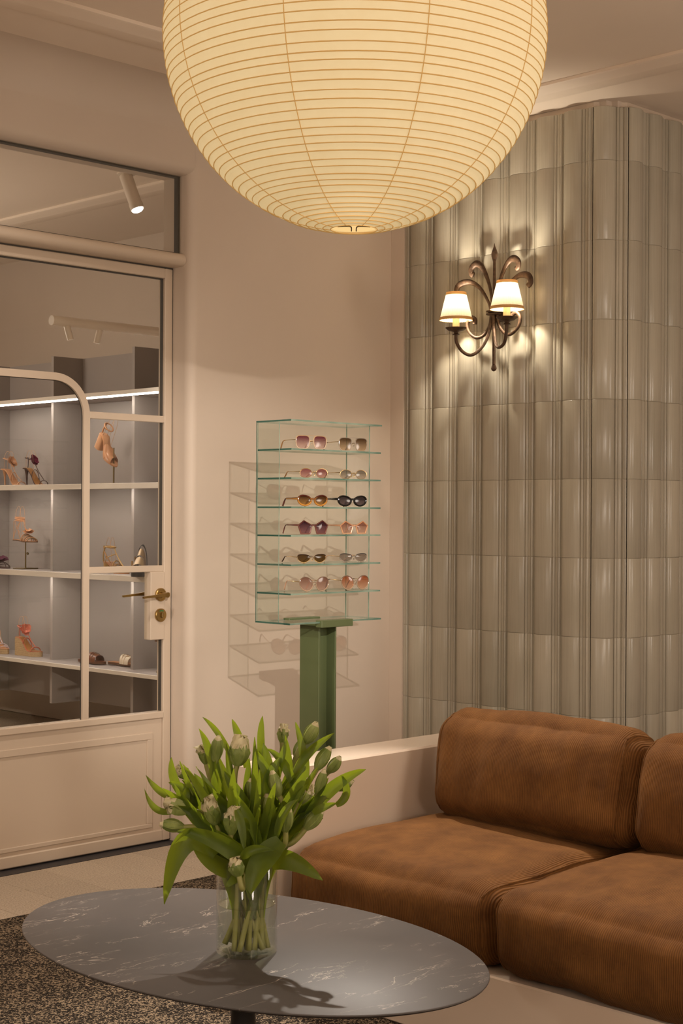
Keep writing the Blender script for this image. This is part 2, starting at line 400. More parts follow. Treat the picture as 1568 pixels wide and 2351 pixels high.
def bez(p0, p1, p2, n=10):
    p0, p1, p2 = Vector(p0), Vector(p1), Vector(p2)
    return [(1-t)**2*p0 + 2*t*(1-t)*p1 + t*t*p2 for t in [i/n for i in range(n+1)]]
def crom(pts, per=8):
    P = [Vector(p) for p in pts]; out = []
    for i in range(len(P)-1):
        a = P[max(i-1,0)]; b = P[i]; c = P[i+1]; d = P[min(i+2, len(P)-1)]
        for k in range(per):
            t = k/per
            out.append(0.5*((2*b) + (c-a)*t + (2*a-5*b+4*c-d)*t*t + (3*b-a-3*c+d)*t**3))
    out.append(P[-1]); return out
def interp(vals, t):
    x = t*(len(vals)-1); i = min(int(x), len(vals)-2); f = x-i
    return vals[i]*(1-f)+vals[i+1]*f

# ================================================================== SETTING
H = 3.07          # ceiling
WV = 4.904        # face of the door wall
DV = 5.013        # face of the door leaf
TU = 5.233        # base plane of the tiled wall
# floor slab
b = MB(); b.box((-3.2, -3.2, -0.12), (8.2, 9.8, -0.004)); struct(b.build('floor', 'floor_stone'))
floor_o = bpy.data.objects['floor']
tile_me = None
FT0, FT1 = 4.414, 4.942
for k in range(-3, 10):
    u0 = 3.118 + 0.216*k
    for (v0, v1) in ((FT0, 4.70), (4.70, FT1)):
        q = MB(); q.bbox((u0+0.0012, v0+0.0012, -0.004), (u0+0.2148, v1-0.0012, 0.0), 0.0012)
        q.build('floor_tile', 'floor_stone', floor_o)
b = MB(); b.box((1.6, FT1+0.001, -0.004), (4.022, 5.08, 0.001)); struct(b.build('trim_1', 'threshold_stone'))
# shoe room floor stays on the slab
# ceiling
b = MB(); b.box((-3.2, -3.2, H), (8.2, 9.8, H+0.1)); struct(b.build('ceiling', 'ceiling_paint'))
# ceiling beads (two steps)
def bead_profile(w, h):
    return [(0, 0), (0, -h*0.55), (w*0.06, -h*0.75), (w*0.40, -h*0.75), (w*0.46, -h*0.95), (w*0.52, -h), (w*0.94, -h), (w, -h*0.85), (w, 0)]
b = MB()
b.prism(bead_profile(0.155, 0.022), lambda x, y, t: (t, 4.463-0.155+x, H+y), -3.0, 4.97)
b.prism(bead_profile(0.165, 0.022), lambda x, y, t: (5.045-0.165+x, 4.4625-t, H+y-0.0003), 0.0, 7.4)
struct(b.build('trim_2', 'ceiling_paint', smooth='auto'))
b = MB(); b.prism(bead_profile(0.165, 0.022), lambda x, y, t: (5.11-0.165+x, t, H+y), 5.12, 9.6)
struct(b.build('trim_3', 'ceiling_paint', smooth='auto'))
# door wall (left) with rounded opening edges
OPU0, OPU1, OPZ = 2.55, 4.022, 2.745
R = 0.04
def arc(cx, cy, r, a0, a1, n=8): return [(cx+r*math.cos(a0+(a1-a0)*k/n), cy+r*math.sin(a0+(a1-a0)*k/n)) for k in range(n+1)]
b = MB()
# right pier: profile in (u, v), extruded in z
pier = arc(OPU1+R, WV+R, R, PI, 1.5*PI) + [(5.30, WV), (5.30, 5.08), (OPU1, 5.08)]
b.prism(pier, lambda x, y, t: (x, y, t), 0.0, H)
lp = [(-3.2, WV)] + [(OPU0-R, WV)] + arc(OPU0-R, WV+R, R, 1.5*PI, 2*PI)[1:] + [(OPU0, 5.08), (-3.2, 5.08)]
b.prism(lp, lambda x, y, t: (x, y, t), 0.0, H)
hd = [(WV, H)] + [(5.08, H), (5.08, OPZ)] + [(WV+R, OPZ)] + arc(WV+R, OPZ+R, R, 1.5*PI, PI)[1:]
b.prism(hd, lambda x, y, t: (t, x, y), OPU0-0.02, OPU1+0.02)
wl = struct(b.build('wall_left', 'plaster', smooth='auto'))
# soft cove between door wall and ceiling
b = MB(); cv = [(WV+0.001, H), (WV+0.001, H-0.16)] + arc(WV-0.16, H-0.16, 0.16, 0, PI/2)[1:]
b.prism(cv, lambda x, y, t: (t, x, y), -3.1, 5.22); struct(b.build('trim_4', 'plaster', smooth='auto'))
# transom bar, half round
b = MB(); tb = [(5.07, 2.372), (5.07, 2.424)] + arc(WV+0.054, 2.398, 0.026, PI/2, 1.5*PI, 10)
b.prism(tb, lambda x, y, t: (t, x, y), OPU0, OPU1); struct(b.build('trim_5', 'trim_paint', smooth='auto'))
# transom window
b = MB(); b.box((OPU0, 4.966, 2.424), (OPU1, 4.972, OPZ)); win = struct(b.build('window_1', 'pane_glass'))
b = MB(); b.box((OPU0, 4.975, 2.424), (OPU1, 5.0, 2.430)); b.box((OPU0, 4.975, 2.739), (OPU1, 5.0, OPZ)); b.box((4.012, 4.975, 2.43), (OPU1, 5.0, 2.739))
b.build('glazing_bead', 'shadow_gap', win)
# rest of the shell
b = MB(); b.box((TU+0.03, 3.73, 0), (5.5, WV+0.176, H)); struct(b.build('wall_right', 'plaster'))
WR = bpy.data.objects['wall_right']
b = MB(); b.box((5.30, 3.70, 0), (8.2, 3.95, H)); struct(b.build('wall_side', 'plaster'))
b = MB(); b.box((8.0, -3.2, 0), (8.2, 3.70, H)); struct(b.build('wall_end', 'plaster'))
b = MB(); b.box((-3.2, -3.2, 0), (8.0, -3.0, H)); struct(b.build('wall_back', 'plaster'))
b = MB(); b.box((-3.2, -3.0, 0), (-3.0, 9.8, H)); struct(b.build('wall_front', 'plaster'))
b = MB(); b.box((5.86, 5.08, 0), (6.0, 9.8, H)); struct(b.build('wall_shoe_room', 'plaster'))
b = MB(); b.box((-3.0, 9.6, 0), (5.86, 9.8, H)); struct(b.build('wall_far', 'plaster'))

# ---------------------------------------------------------------- tiled wall
PITCH, ROWH, Z0 = 0.1445, 0.3285, 0.522
def tile_profile(part=None):
    pr = []
    w1 = 0.094
    pr.append((0.0, 0.004)); 
    for k in range(9):
        a = k/8; x = 0.0015+a*(w1-0.003)
        pr.append((x, 0.010+0.017*(1-(2*a-1)**2)**0.75))
    pr.append((w1, 0.004))
    x = w1
    for (wd, h) in ((0.0125, 0.011), (0.018, 0.006), (0.0125, 0.012), (0.0075, 0.004)):
        pr += [(x+wd*0.15, h*0.8), (x+wd*0.5, h), (x+wd*0.85, h*0.8), (x+wd, 0.003)]
        x += wd
    pr[-1] = (PITCH-0.0004, 0.003)
    if part: pr = [(x-part, h) for x, h in pr if x >= part]
    return pr
def tile_mesh(name, prof, h):
    q = MB(); rings = []
    for (z, k) in ((0.0, 0.93), (0.0010, 0.98), (0.003, 1.0), (h-0.003, 1.0), (h-0.0010, 0.98), (h-0.0003, 0.93)):
        rings.append([(x, -0.012+(y+0.012)*k, z) for x, y in prof])
    q.loft(rings, False)
    for ri, fl in ((0, False), (-1, True)):
        r0 = rings[ri]; z = r0[0][2]
        ids = [q.vert(p) for p in r0]; ids += [q.vert((r0[-1][0], -0.012, z)), q.vert((r0[0][0], -0.012, z))]
        q.face(ids if fl else list(reversed(ids)))
    me = bpy.data.meshes.new(name); me.from_pydata([tuple(p) for p in q.v], [], q.f)
    me.materials.append(MATS['glaze'])
    me.polygons.foreach_set('use_smooth', [True]*len(me.polygons)); me.update(); me.set_sharp_from_angle(angle=math.radians(55))
    return me
TP = tile_profile()
me_full = tile_mesh('tile', TP, ROWH)
me_top = tile_mesh('tile', TP, 3.043-(Z0+7*ROWH))
me_strip = tile_mesh('tile', tile_profile(0.1055), ROWH)
me_strip_t = tile_mesh('tile', tile_profile(0.1055), 3.043-(Z0+7*ROWH))
cols = []
dirA = Vector((0, -1, 0)); nA = Vector((-1, 0, 0))
cols.append((Vector((TU, 4.785+PITCH-0.1055, 0)), dirA, nA, True))
p0 = Vector((TU, 4.785, 0))
for k in range(7): cols.append((p0+dirA*PITCH*k, dirA, nA, False))
pc = p0+dirA*PITCH*7
dB = Vector((1, -1, 0)).normalized(); nB = Vector((-1, -1, 0)).normalized()
cols.append((pc, dB, nB, False))
pd = pc+dB*PITCH
for k in range(7): cols.append((pd+Vector((1,0,0))*PITCH*k, Vector((1,0,0)), Vector((0,-1,0)), False))
for (p, d, n_, strip) in cols:
    for r_ in range(-1, 8):
        z = Z0+r_*ROWH
        me = (me_strip_t if strip else me_top) if r_ == 7 else (me_strip if strip else me_full)
        o = bpy.data.objects.new('tile', me); COL.objects.link(o); o.parent = WR
        M = Matrix((( d.x, n_.x, 0, p.x), (d.y, n_.y, 0, p.y), (0, 0, 1, z), (0,0,0,1)))
        o.matrix_local = M
# backing behind tiles and chamfer, and a dark gap above
b = MB(); b.prism([(TU+0.012, 4.83), (TU+0.012, 3.782), (pd.x+0.01, pd.y+0.012), (6.42, pd.y+0.012), (6.42, 3.74), (5.40, 3.80), (5.40, 4.83)], lambda x, y, t: (x, y, t), 0.0, H-0.001)
b.build('tile_backing', 'trim_paint', WR)
b = MB()
b.box((TU-0.012, 4.822, 0), (TU+0.06, 4.9035, H-0.0005)); b.build('wall_strip', 'plaster', WR)

# ---------------------------------------------------------------- door
door = thing('door_1', (OPU1, DV, 0.0), 'off-white glazed door with arched muntin and brass lever', 'door', kind='structure')
LU0, LU1 = 2.58, 4.018
def dbox(name, a, c, mat='door_paint', r=0.003, parent=None):
    q = MB(); q.bbox(a, c, r); return q.build(name, mat, parent or door, smooth=False)
F0, F1 = DV, DV+0.045
dbox('stile', (3.979, F0, 0.006), (LU1, F1, 2.366))
dbox('stile', (LU0, F0, 0.006), (LU0+0.04, F1, 2.366))
dbox('top_rail', (LU0+0.04, F0, 2.325), (3.979, F1, 2.366))
dbox('lock_rail', (LU0+0.04, F0-0.004, 0.512), (3.979, F1, 0.539))
# lower panel with raised moulding
dbox('bottom_panel', (LU0+0.04, F0+0.008, 0.05), (3.979, F1-0.005, 0.512), r=0.002)
dbox('bottom_rail', (LU0+0.04, F0-0.002, 0.006), (3.979, F1, 0.052), r=0.004)
q = MB()
z0, z1, u1 = 0.083, 0.428, 3.900; wdt = 0.028
for (a, c) in (((LU0+0.11, F0+0.001, z1), (u1+wdt, F0+0.010, z1+wdt)), ((LU0+0.11, F0+0.001, z0-wdt*0.6), (u1+wdt, F0+0.010, z0)), ((u1, F0+0.001, z0), (u1+wdt, F0+0.010, z1)), ((LU0+0.11, F0+0.001, z0), (LU0+0.11+wdt, F0+0.010, z1))):
    q.bbox(a, c, 0.002)
q.build('panel_moulding', 'door_paint', door)
# glazing: narrow dark gasket and panes
q = MB()
q.box((3.9755, F0+0.014, 0.54), (3.979, F0+0.030, 2.325)); q.box((LU0+0.04, F0+0.014, 2.321), (3.9755, F0+0.030, 2.325))
q.build('glazing_gasket', 'shadow_gap', door)
MUF0, MUF1 = F0+0.002, F0+0.016
# arched muntin
q = MB()
VX0, VX1, AZ0, AZ1, AR = 3.577, 3.606, 1.872, 1.900, 0.165
uc = 2*3.31
def arch_path(off):
    pts = [(VX1-off, 0.539)]
    cx, cz = VX1-AR, AZ1-AR
    pts += [(cx+(AR-off)*math.cos(a), cz+(AR-off)*math.sin(a)) for a in [PI/2*k/12 for k in range(13)]]
    return pts + [(uc-x, z) for x, z in reversed(pts)]
o0, o1 = arch_path(0.0), arch_path(0.029)
ring = []
for (a, c) in zip(o0, o1):
    ring.append([(a[0], MUF0, a[1]), (c[0], MUF0, c[1]), (c[0], MUF1, c[1]), (a[0], MUF1, a[1])])
q.loft(ring, True, True, flip=True); q.build('arched_muntin', 'door_paint', door, smooth='auto')
q = MB(); ring = []
for (a, c) in zip(arch_path(0.029), arch_path(0.031)):
    ring.append([(a[0], MUF0+0.010, a[1]), (c[0], MUF0+0.010, c[1]), (c[0], MUF1, c[1]), (a[0], MUF1, a[1])])
q.loft(ring, True, True, flip=True); q.build('muntin_gasket', 'shadow_gap', door)
dbox('muntin', (VX1, MUF0, 1.729), (3.979, MUF1, 1.757), r=0.002)
dbox('muntin', (VX1, MUF0, 1.115), (3.979, MUF1, 1.141), r=0.002)
dbox('muntin', (LU0+0.04, MUF0, 1.729), (uc-VX1, MUF1, 1.757), r=0.002)
dbox('muntin', (LU0+0.04, MUF0, 1.115), (uc-VX1, MUF1, 1.141), r=0.002)
G0, G1 = F0+0.018, F0+0.024
def pane(poly):
    q = MB(); q.prism(poly, lambda x, y, t: (x, t, y), G0, G1); q.build('glass_pane', 'pane_glass', door)
ai = arch_path(0.014)
ar_in = [p for p in ai]
pane(list(reversed(ar_in)))
pane([(VX1-0.01, 0.54), (3.976, 0.54), (3.976, 1.128), (VX1-0.01, 1.128)][::-1])
pane([(VX1-0.01, 1.128), (3.976, 1.128), (3.976, 1.743), (VX1-0.01, 1.743)][::-1])
upper = [(3.976, 1.743), (3.976, 2.322), (LU0+0.045, 2.322), (LU0+0.045, 1.743), (uc-VX1+0.012, 1.743)] + list(reversed([p for p in arch_path(0.012) if p[1] > 1.7])) 
half = len(upper)
pane(upper)
# lock box and furniture
dbox('lock_box', (3.908, F0-0.004, 0.836), (3.979, F0+0.040, 1.115), r=0.002)
HU, HZ = 3.956, 1.021
def ycyl(q, u, z, prof, n=28):
    q.loft([[(u+r*math.cos(2*PI*k/n), y, z+r*math.sin(2*PI*k/n)) for k in range(n)] for (r, y) in prof], True, True)
def lever(side):
    q = MB(); s = -1 if side > 0 else 1
    y0 = F0-0.004 if side > 0 else F0+0.040
    ycyl(q, HU, HZ, [(0.027, y0), (0.027, y0+s*0.008), (0.024, y0+s*0.011), (0.020, y0+s*0.011), (0.019, y0+s*0.0095), (0.012, y0+s*0.0095), (0.0105, y0+s*0.012), (0.010, y0+s*0.040), (0.0105, y0+s*0.052)])
    h = q.build('lever_handle', 'brass', door, smooth='auto')
    q = MB(); yy = y0+s*0.046
    q.loft([[(HU+0.004-t*0.125, yy+s*a*w1, HZ+0.0015-0.008*t+c*h1) for (a, c) in ((-1,-1),(1,-1),(1,1),(-1,1))] for (t, w1, h1) in ((-0.06, 0.004, 0.006), (0.0, 0.007, 0.0095), (0.15, 0.007, 0.0075), (0.4, 0.0065, 0.005), (1.0, 0.006, 0.004))], True, True)
    g = q.build('lever_arm', 'brass', h, smooth='auto')
lever(1); lever(-1)
q = MB(); y0 = F0-0.004
ycyl(q, HU, 0.937, [(0.0275, y0), (0.0275, y0-0.008), (0.025, y0-0.0105), (0.0, y0-0.0105)])
lk = q.build('privacy_lock', 'brass', door, smooth='auto')
q = MB(); q.bbox((HU-0.0035, y0-0.020, 0.937-0.010), (HU+0.0035, y0-0.0105, 0.937+0.010), 0.002); q.build('thumb_turn', 'dark_brass', lk)
q = MB(); q.prism([(x, z) for x, z in arc(HU, 0.937, 0.021, PI*0.32, PI*0.68, 6)] + [(x, z) for x, z in arc(HU, 0.937, 0.0165, PI*0.68, PI*0.32, 6)], lambda x, y, t: (x, t, y), y0-0.0112, y0-0.0104)
q.build('status_window', 'indicator_green', lk)
# door frame (jamb seen as thin dark gap)
b = MB(); b.box((LU1+0.0005, DV+0.004, 0.004), (OPU1, 5.06, 2.371)); b.box((LU0, DV+0.004, 2.367), (LU1, 5.06, 2.3715)); struct(b.build('trim_6', 'shadow_gap'))

# ---------------------------------------------------------------- shelving in the shoe room
SU, DU, BU = 5.112, 5.215, 5.42
unit = thing('wall_shelving', (5.42, 7.2, 0.25), 'tall warm grey shelving unit with lit shelf edges behind the glass door', 'shelving')
q = MB(); q.box((BU, 5.5, 0.236), (BU+0.03, 9.3, 2.28)); q.build('back_panel', 'shelf_paint', unit)
for v in (9.19, 8.41, 7.63, 6.85, 6.07):
    q = MB(); q.bbox((DU, v-0.012, 0.234), (BU-0.0005, v+0.012, 2.28), 0.001); q.build('divider', 'shelf_paint', unit)
SHZ = (0.491, 1.016, 1.522, 2.030)
for k, z in enumerate(SHZ):
    q = MB(); q.bbox((SU+0.010, 5.5, z-0.024), (BU-0.0005, 9.3, z), 0.001)
    s_ = q.build('shelf', 'shelf_paint', unit)
    q = MB(); q.bbox((SU, 5.5, z-(0.022 if k in (0, 3) else 0.031)), (SU+0.0095, 9.3, z), 0.001); q.build('shelf_edge', 'shelf_edge', s_)
    if k > 0:
        q = MB(); q.box((SU+0.012, 5.5, z-(0.030 if k == 3 else 0.0285)), (SU+0.026, 9.3, z-0.0245)); q.build('led_strip', 'led', s_)

# ---------------------------------------------------------------- shoe room lights
def cyl_between(q, a, b_, r, n=20, r2=None):
    q.tube([a, Vector(a)*0.999+Vector(b_)*0.001, Vector(a)*0.001+Vector(b_)*0.999, b_], [r, r, r2 or r, r2 or r], n)
pl = thing('tube_luminaire', (4.025, 5.9, 2.233), 'white horizontal tube lamp with two small spot heads, in the shoe room', 'lamp')
q = MB(); cyl_between(q, (4.025, 5.9, 2.233), (5.858, 5.9, 2.233), 0.0225, 28); q.build('tube', 'white_metal', pl, smooth='auto')
for (du, tilt) in ((0.085, 0.012), (0.27, -0.010)):
    q = MB(); cyl_between(q, (4.025+du, 5.9, 2.213), (4.025+du+tilt, 5.9-tilt, 2.150), 0.0155, 20); q.build('spot_head', 'white_metal', pl, smooth='auto')
def ceiling_spot(loc, aim, label):
    t = thing('ceiling_spotlight', loc, label, 'spotlight')
    x, y, z = loc
    q = MB(); q.lathe([(0.048, -0.001), (0.048, -0.007), (0.044, -0.009)], 28, (x, y, z), True, True); q.build('mounting_plate', 'white_metal', t, smooth='auto')
    d = Vector(aim).normalized(); c = Vector((x, y, z-0.022))
    q = MB(); cyl_between(q, c-d*0.012, c+d*0.145, 0.033, 28); q.build('housing', 'white_metal', t, smooth='auto')
    q = MB(); cyl_between(q, c+d*0.1452, c+d*0.175, 0.035, 28); q.build('front_ring', 'white_metal', t, smooth='auto')
    q = MB(); cyl_between(q, c+d*0.1752, c+d*0.177, 0.030, 28); q.build('lens', 'lamp_lens', t)
ceiling_spot((4.715, 6.26, H), (0.18, -0.33, -1), 'white ceiling spotlight seen through the transom glass')
ceiling_spot((SPOT_LOC.x, SPOT_LOC.y, H), (-0.45, -0.3, -1), 'white ceiling spotlight in the corner behind the paper lantern')
#PART2
# ================================================================== PAPER LANTERN
LC = Vector((2.706, 2.668, 2.530)); LR = 0.4705; LZ = 0.478
lant = thing('paper_lantern', (LC.x, LC.y, LC.z-LZ), 'huge round cream paper lantern hanging from the ceiling above the table', 'lantern')
NR = 66
th0, th1 = math.radians(7.0), math.radians(173)     # angle from the bottom pole
def lprof(t): return (LR*math.sin(t), -LZ*math.cos(t))
q = MB(); prof = []
for i in range(NR*3+1):
    t = th0+(th1-th0)*i/(NR*3)
    r_, z_ = lprof(t); k = 1.0-0.0035*math.sin(PI*((i % 3)/3.0))
    prof.append((r_*k, z_*k))
q.lathe(prof, 108, LC); q.build('paper_shell', 'washi_paper', lant, smooth=True)
for i in range(NR+1):
    jit = 0 if i in (0, NR) else random.uniform(-0.12, 0.12)
    t = th0+(th1-th0)*(i+jit)/NR
    r_, z_ = lprof(t)
    tilt = random.uniform(-0.0012, 0.0012)
    q = MB(); n = 72; pts = [(LC.x+(r_+0.0004)*math.cos(2*PI*k/n), LC.y+(r_+0.0004)*math.sin(2*PI*k/n), LC.z+z_+tilt*math.cos(2*PI*k/n+i)) for k in range(n+1)]
    q.tube(pts, 0.0015, 4, False); q.build('rib', 'lantern_rib', lant, smooth=True)
for k in range(9):
    a = math.radians(-135-20+40*k)
    q = MB(); n = 60
    pts = [(LC.x+(lprof(th0+(th1-th0)*i/n)[0]+0.0003)*math.cos(a), LC.y+(lprof(th0+(th1-th0)*i/n)[0]+0.0003)*math.sin(a), LC.z+lprof(th0+(th1-th0)*i/n)[1]) for i in range(n+1)]
    q.tube(pts, 0.0011, 4, True); q.build('seam', 'lantern_rib', lant, smooth=True)
rb, zb = lprof(th0)
q = MB(); q.lathe([(rb*0.98, zb+0.004), (0.001, zb+0.03)], 40, LC); q.build('lit_interior', 'lantern_inside', lant, smooth=True)
q = MB()
for sgn in (-1, 1):
    d_ = Vector((1, -1, 0)).normalized(); f_ = Vector((-1, -1, 0)).normalized()
    c = LC+Vector((0,0,zb+0.002))
    q.tube(crom([c+d_*sgn*0.006+f_*-0.03, c+d_*sgn*0.007+f_*0.02, c+d_*sgn*0.016+f_*0.034, c+d_*sgn*0.04+f_*0.028]), 0.0018, 6)
q.build('wire_frame', 'dark_brass', lant, smooth=True)
rt, zt = lprof(th1)
q = MB(); q.lathe([(rt+0.002, zt-0.002), (rt+0.002, zt+0.006), (rt-0.004, zt+0.006)], 40, LC); q.build('top_ring', 'dark_brass', lant, smooth='auto')
q = MB(); q.tube([(LC.x, LC.y, LC.z+zt+0.002), (LC.x, LC.y, H-0.021)], 0.003, 8); q.tube([(LC.x-rt, LC.y, LC.z+zt+0.003), (LC.x+rt, LC.y, LC.z+zt+0.003)], 0.0025, 6); q.build('cord', 'black_metal', lant)
q = MB(); q.lathe([(0.05, -0.02), (0.05, -0.0005)], 32, (LC.x, LC.y, H), True, True); q.build('ceiling_rose', 'white_metal', lant, smooth='auto')

# ================================================================== SCONCE
SX, SV, SZ = TU-0.03, 4.234, 2.222
sc = thing('wall_sconce', (SX, SV, SZ), 'wrought iron wall sconce with two lit pleated candle shades', 'sconce')
# local axes: a = along the wall to the right (-v), o = out of the wall (-u)
def sw(a, o, z): return (SX-o, SV-a, SZ+z)
OUT = 0.045
q = MB(); q.bbox((SX-0.022, SV-0.032, SZ-0.03), (SX, SV+0.032, SZ+0.06), 0.004); q.build('wall_plate', 'iron', sc)
q = MB()
q.tube([sw(0, OUT, -0.215), sw(0, OUT, 0.0), sw(0, OUT, 0.235)], [0.0075, 0.0075, 0.006], 8)
# leaf-shaped spear tip and round foot (flattened lathes)
def flatleaf(q, zc, prof):
    q.loft([[sw(r*math.cos(2*PI*k/12), OUT+0.35*r*math.sin(2*PI*k/12), zc+z) for k in range(12)] for (r, z) in prof], True, True)
flatleaf(q, 0.22, [(0.006, 0), (0.010, 0.012), (0.017, 0.03), (0.0175, 0.042), (0.012, 0.056), (0.004, 0.072), (0.001, 0.085)])
flatleaf(q, -0.235, [(0.002, -0.012), (0.012, -0.008), (0.016, 0.0), (0.013, 0.01), (0.007, 0.024)])
q.build('centre_rod', 'iron', sc, smooth='auto')
q = MB()
q.bbox((SX-OUT-0.022, SV-0.030, SZ-0.005), (SX-OUT+0.016, SV+0.030, SZ+0.004), 0.003)
q.bbox((SX-OUT-0.022, SV-0.030, SZ+0.007), (SX-OUT+0.016, SV+0.030, SZ+0.016), 0.003)
q.box((SX-OUT, SV-0.016, SZ-0.008), (SX-0.01, SV+0.016, SZ+0.02)); q.build('clamp', 'iron', sc)
def scroll(pts, rad, name, flat=0.55):
    P = crom([sw(*p) for p in pts], 7); n = len(P)-1
    q = MB(); q.tube(P, [interp(rad, i/n) for i in range(n+1)], 8, True, flat, flatdir=(-1, 0, 0)); q.build(name, 'iron', sc, smooth=True)
for s in (-1, 1):
    # tall leaf scroll
    scroll([(s*0.012, OUT, 0.0), (s*0.018, OUT, 0.09), (s*0.04, OUT, 0.16), (s*0.072, OUT, 0.212), (s*0.102, OUT, 0.228), (s*0.128, OUT, 0.213), (s*0.130, OUT, 0.190), (s*0.118, OUT, 0.181)], [0.0065, 0.0075, 0.010, 0.013, 0.0155, 0.015, 0.014, 0.013], 'leaf_scroll')
    # wide leaf scroll
    scroll([(s*0.018, OUT, 0.0), (s*0.03, OUT, 0.05), (s*0.075, OUT, 0.115), (s*0.125, OUT, 0.148), (s*0.165, OUT+0.005, 0.152), (s*0.196, OUT+0.01, 0.140), (s*0.205, OUT+0.01, 0.115), (s*0.190, OUT+0.01, 0.100)], [0.0065, 0.007, 0.0085, 0.011, 0.0145, 0.0155, 0.0145, 0.013], 'leaf_scroll')
    # lower round curl
    scroll([(s*0.016, OUT, 0.0), (s*0.024, OUT, -0.045), (s*0.055, OUT, -0.085), (s*0.095, OUT+0.005, -0.095), (s*0.135, OUT+0.005, -0.068), (s*0.146, OUT+0.005, -0.03), (s*0.128, OUT+0.005, -0.006), (s*0.104, OUT+0.005, -0.014), (s*0.104, OUT+0.005, -0.036)], [0.007, 0.0075, 0.0075, 0.0075, 0.0075, 0.0085, 0.009, 0.010, 0.011], 'curl_scroll', 0.9)
    # candle arm
    A, O, dz = (0.135 if s > 0 else 0.147), 0.125, (0.010 if s > 0 else -0.012)
    P = crom([sw(*p) for p in ((s*0.006, OUT+0.012, 0.0), (s*0.012, OUT+0.016, -0.07), (s*0.035, OUT+0.03, -0.135), (s*0.075, OUT+0.055, -0.163+dz), (s*0.115, OUT+0.072, -0.148+dz), (s*(A-0.003), O, -0.105+dz), (s*A, O, -0.06+dz))], 8)
    q = MB(); q.tube(P, 0.0072, 10); arm = q.build('candle_arm', 'iron', sc, smooth=True)
    cx, cy, cz = sw(s*A, O, -0.06+dz)
    q = MB(); q.lathe([(0.006, -0.014), (0.017, -0.013), (0.008, -0.006), (0.012, 0.0), (0.032, 0.005), (0.046, 0.016), (0.0465, 0.018), (0.030, 0.010), (0.001, 0.008)], 28, (cx, cy, cz)); q.build('drip_cup', 'iron', arm, smooth='auto')
    q = MB()
    ring = []
    for z in (0.006, 0.02, 0.04, 0.06, 0.066):
        ring.append([(cx+0.0145*(1+0.07*math.sin(5*a_+s*2))*math.cos(a_), cy+0.0145*(1+0.07*math.sin(5*a_+s*2))*math.sin(a_), cz+z+(0.003*math.sin(3*a_) if z > 0.05 else 0)) for a_ in [2*PI*k/24 for k in range(24)]])
    q.loft(ring, True, True); q.build('candle_sleeve', 'candle', arm, smooth='auto')
    q = MB(); q.lathe([(0.001, 0.066), (0.006, 0.068), (0.009, 0.076), (0.008, 0.086), (0.004, 0.094), (0.0005, 0.097)], 16, (cx, cy, cz)); q.build('bulb', 'bulb', arm, smooth=True)
    # pleated shade
    zb_, zt_, rb_, rt_ = 0.050, 0.170, 0.0705, 0.0415
    q = MB(); rings = []; n = 240
    for i in range(7):
        t = i/6; r_ = rb_+(rt_-rb_)*t
        rings.append([(cx+(r_+0.0013*math.cos(40*2*PI*k/n))*math.cos(2*PI*k/n), cy+(r_+0.0013*math.cos(40*2*PI*k/n))*math.sin(2*PI*k/n), cz+zb_+(zt_-zb_)*t) for k in range(n)])
    q.loft(rings, True); q.build('lamp_shade', 'pleated_shade', arm, smooth=True)
    q = MB()
    q.lathe([(rb_+0.0006, zb_-0.001), (rb_+0.0022, zb_-0.001), (rb_+0.0002, zb_+0.012), (rb_-0.003, zb_+0.012)], 48, (cx, cy, cz)); q.build('shade_trim', 'shade_trim', arm, smooth='auto')
    q = MB(); q.lathe([(rt_+0.004, zt_-0.011), (rt_+0.0022, zt_+0.001), (rt_-0.001, zt_+0.001)], 48, (cx, cy, cz)); q.build('shade_trim', 'shade_trim', arm, smooth='auto')
    point('sconce_lamp', (cx, cy, cz+0.118), 8.0, 0.012, (1.0, 0.88, 0.70))

# ================================================================== EYEWEAR DISPLAY
NU, NV, DA, DB = 3.692, 3.944, 0.463, 0.183
G = 0.006
SZL = [1.6875, 1.586, 1.4837, 1.3812, 1.2809, 1.1777, 1.0754, 0.9709]
disp = thing('eyewear_stand', (NU+DA/2, NV+DB/2, 0.0), 'glass eyewear rack with greenish edges on a green steel post', 'display stand')
EM = ['display_glass', 'glass_edge', 'glass_edge_dark']
for k, z in enumerate(SZL):
    full = k in (0, 7)
    e = 0.0 if full else 0.004
    q = MB(); q.box((NU+e, NV+(0 if full else 0.002), z-G), (NU+DA-e, NV+DB-e, z), (0, 0, 1, 1, 1, 2)); q.build('glass_shelf', EM, disp)
for u in (NU, NU+DA-G):
    if u == NU: q = MB(); q.box((u, NV+0.062, SZL[7]+0.0004), (u+G*0.6, NV+DB-0.0005, SZL[0]-G-0.0004), (0, 0, 1, 0, 2, 0))
    else: q = MB(); q.box((u, NV+0.062, SZL[7]+0.0004), (u+G, NV+DB-0.0005, SZL[0]-G-0.0004), (0, 0, 1, 0, 1, 0))
    q.build('side_panel', ['panel_glass', 'glass_edge', 'glass_edge_dark'], disp)
q = MB(); q.box((NU+G, NV+DB-0.004, SZL[7]+0.0004), (NU+DA-G, NV+DB-0.0005, SZL[0]-G-0.0004), (0, 0, 0, 1, 0, 1)); q.build('back_panel', EM, disp)
# clamps
q = MB(); q.bbox((3.838, NV-0.010, SZL[7]-0.022), (3.997, NV+0.022, SZL[7]+0.004), 0.0015); q.build('clamp_bar', 'green_steel', disp)
q = MB(); q.bbox((3.838, NV+DB-0.022, SZL[7]-0.022), (3.997, NV+DB+0.010, SZL[7]+0.004), 0.0015); q.build('clamp_bar', 'green_steel', disp)
q = MB(); q.box((3.838, NV+0.022, SZL[7]-0.016), (3.997, NV+DB-0.022, SZL[7]-0.0065)); q.build('top_plate', 'green_steel', disp)
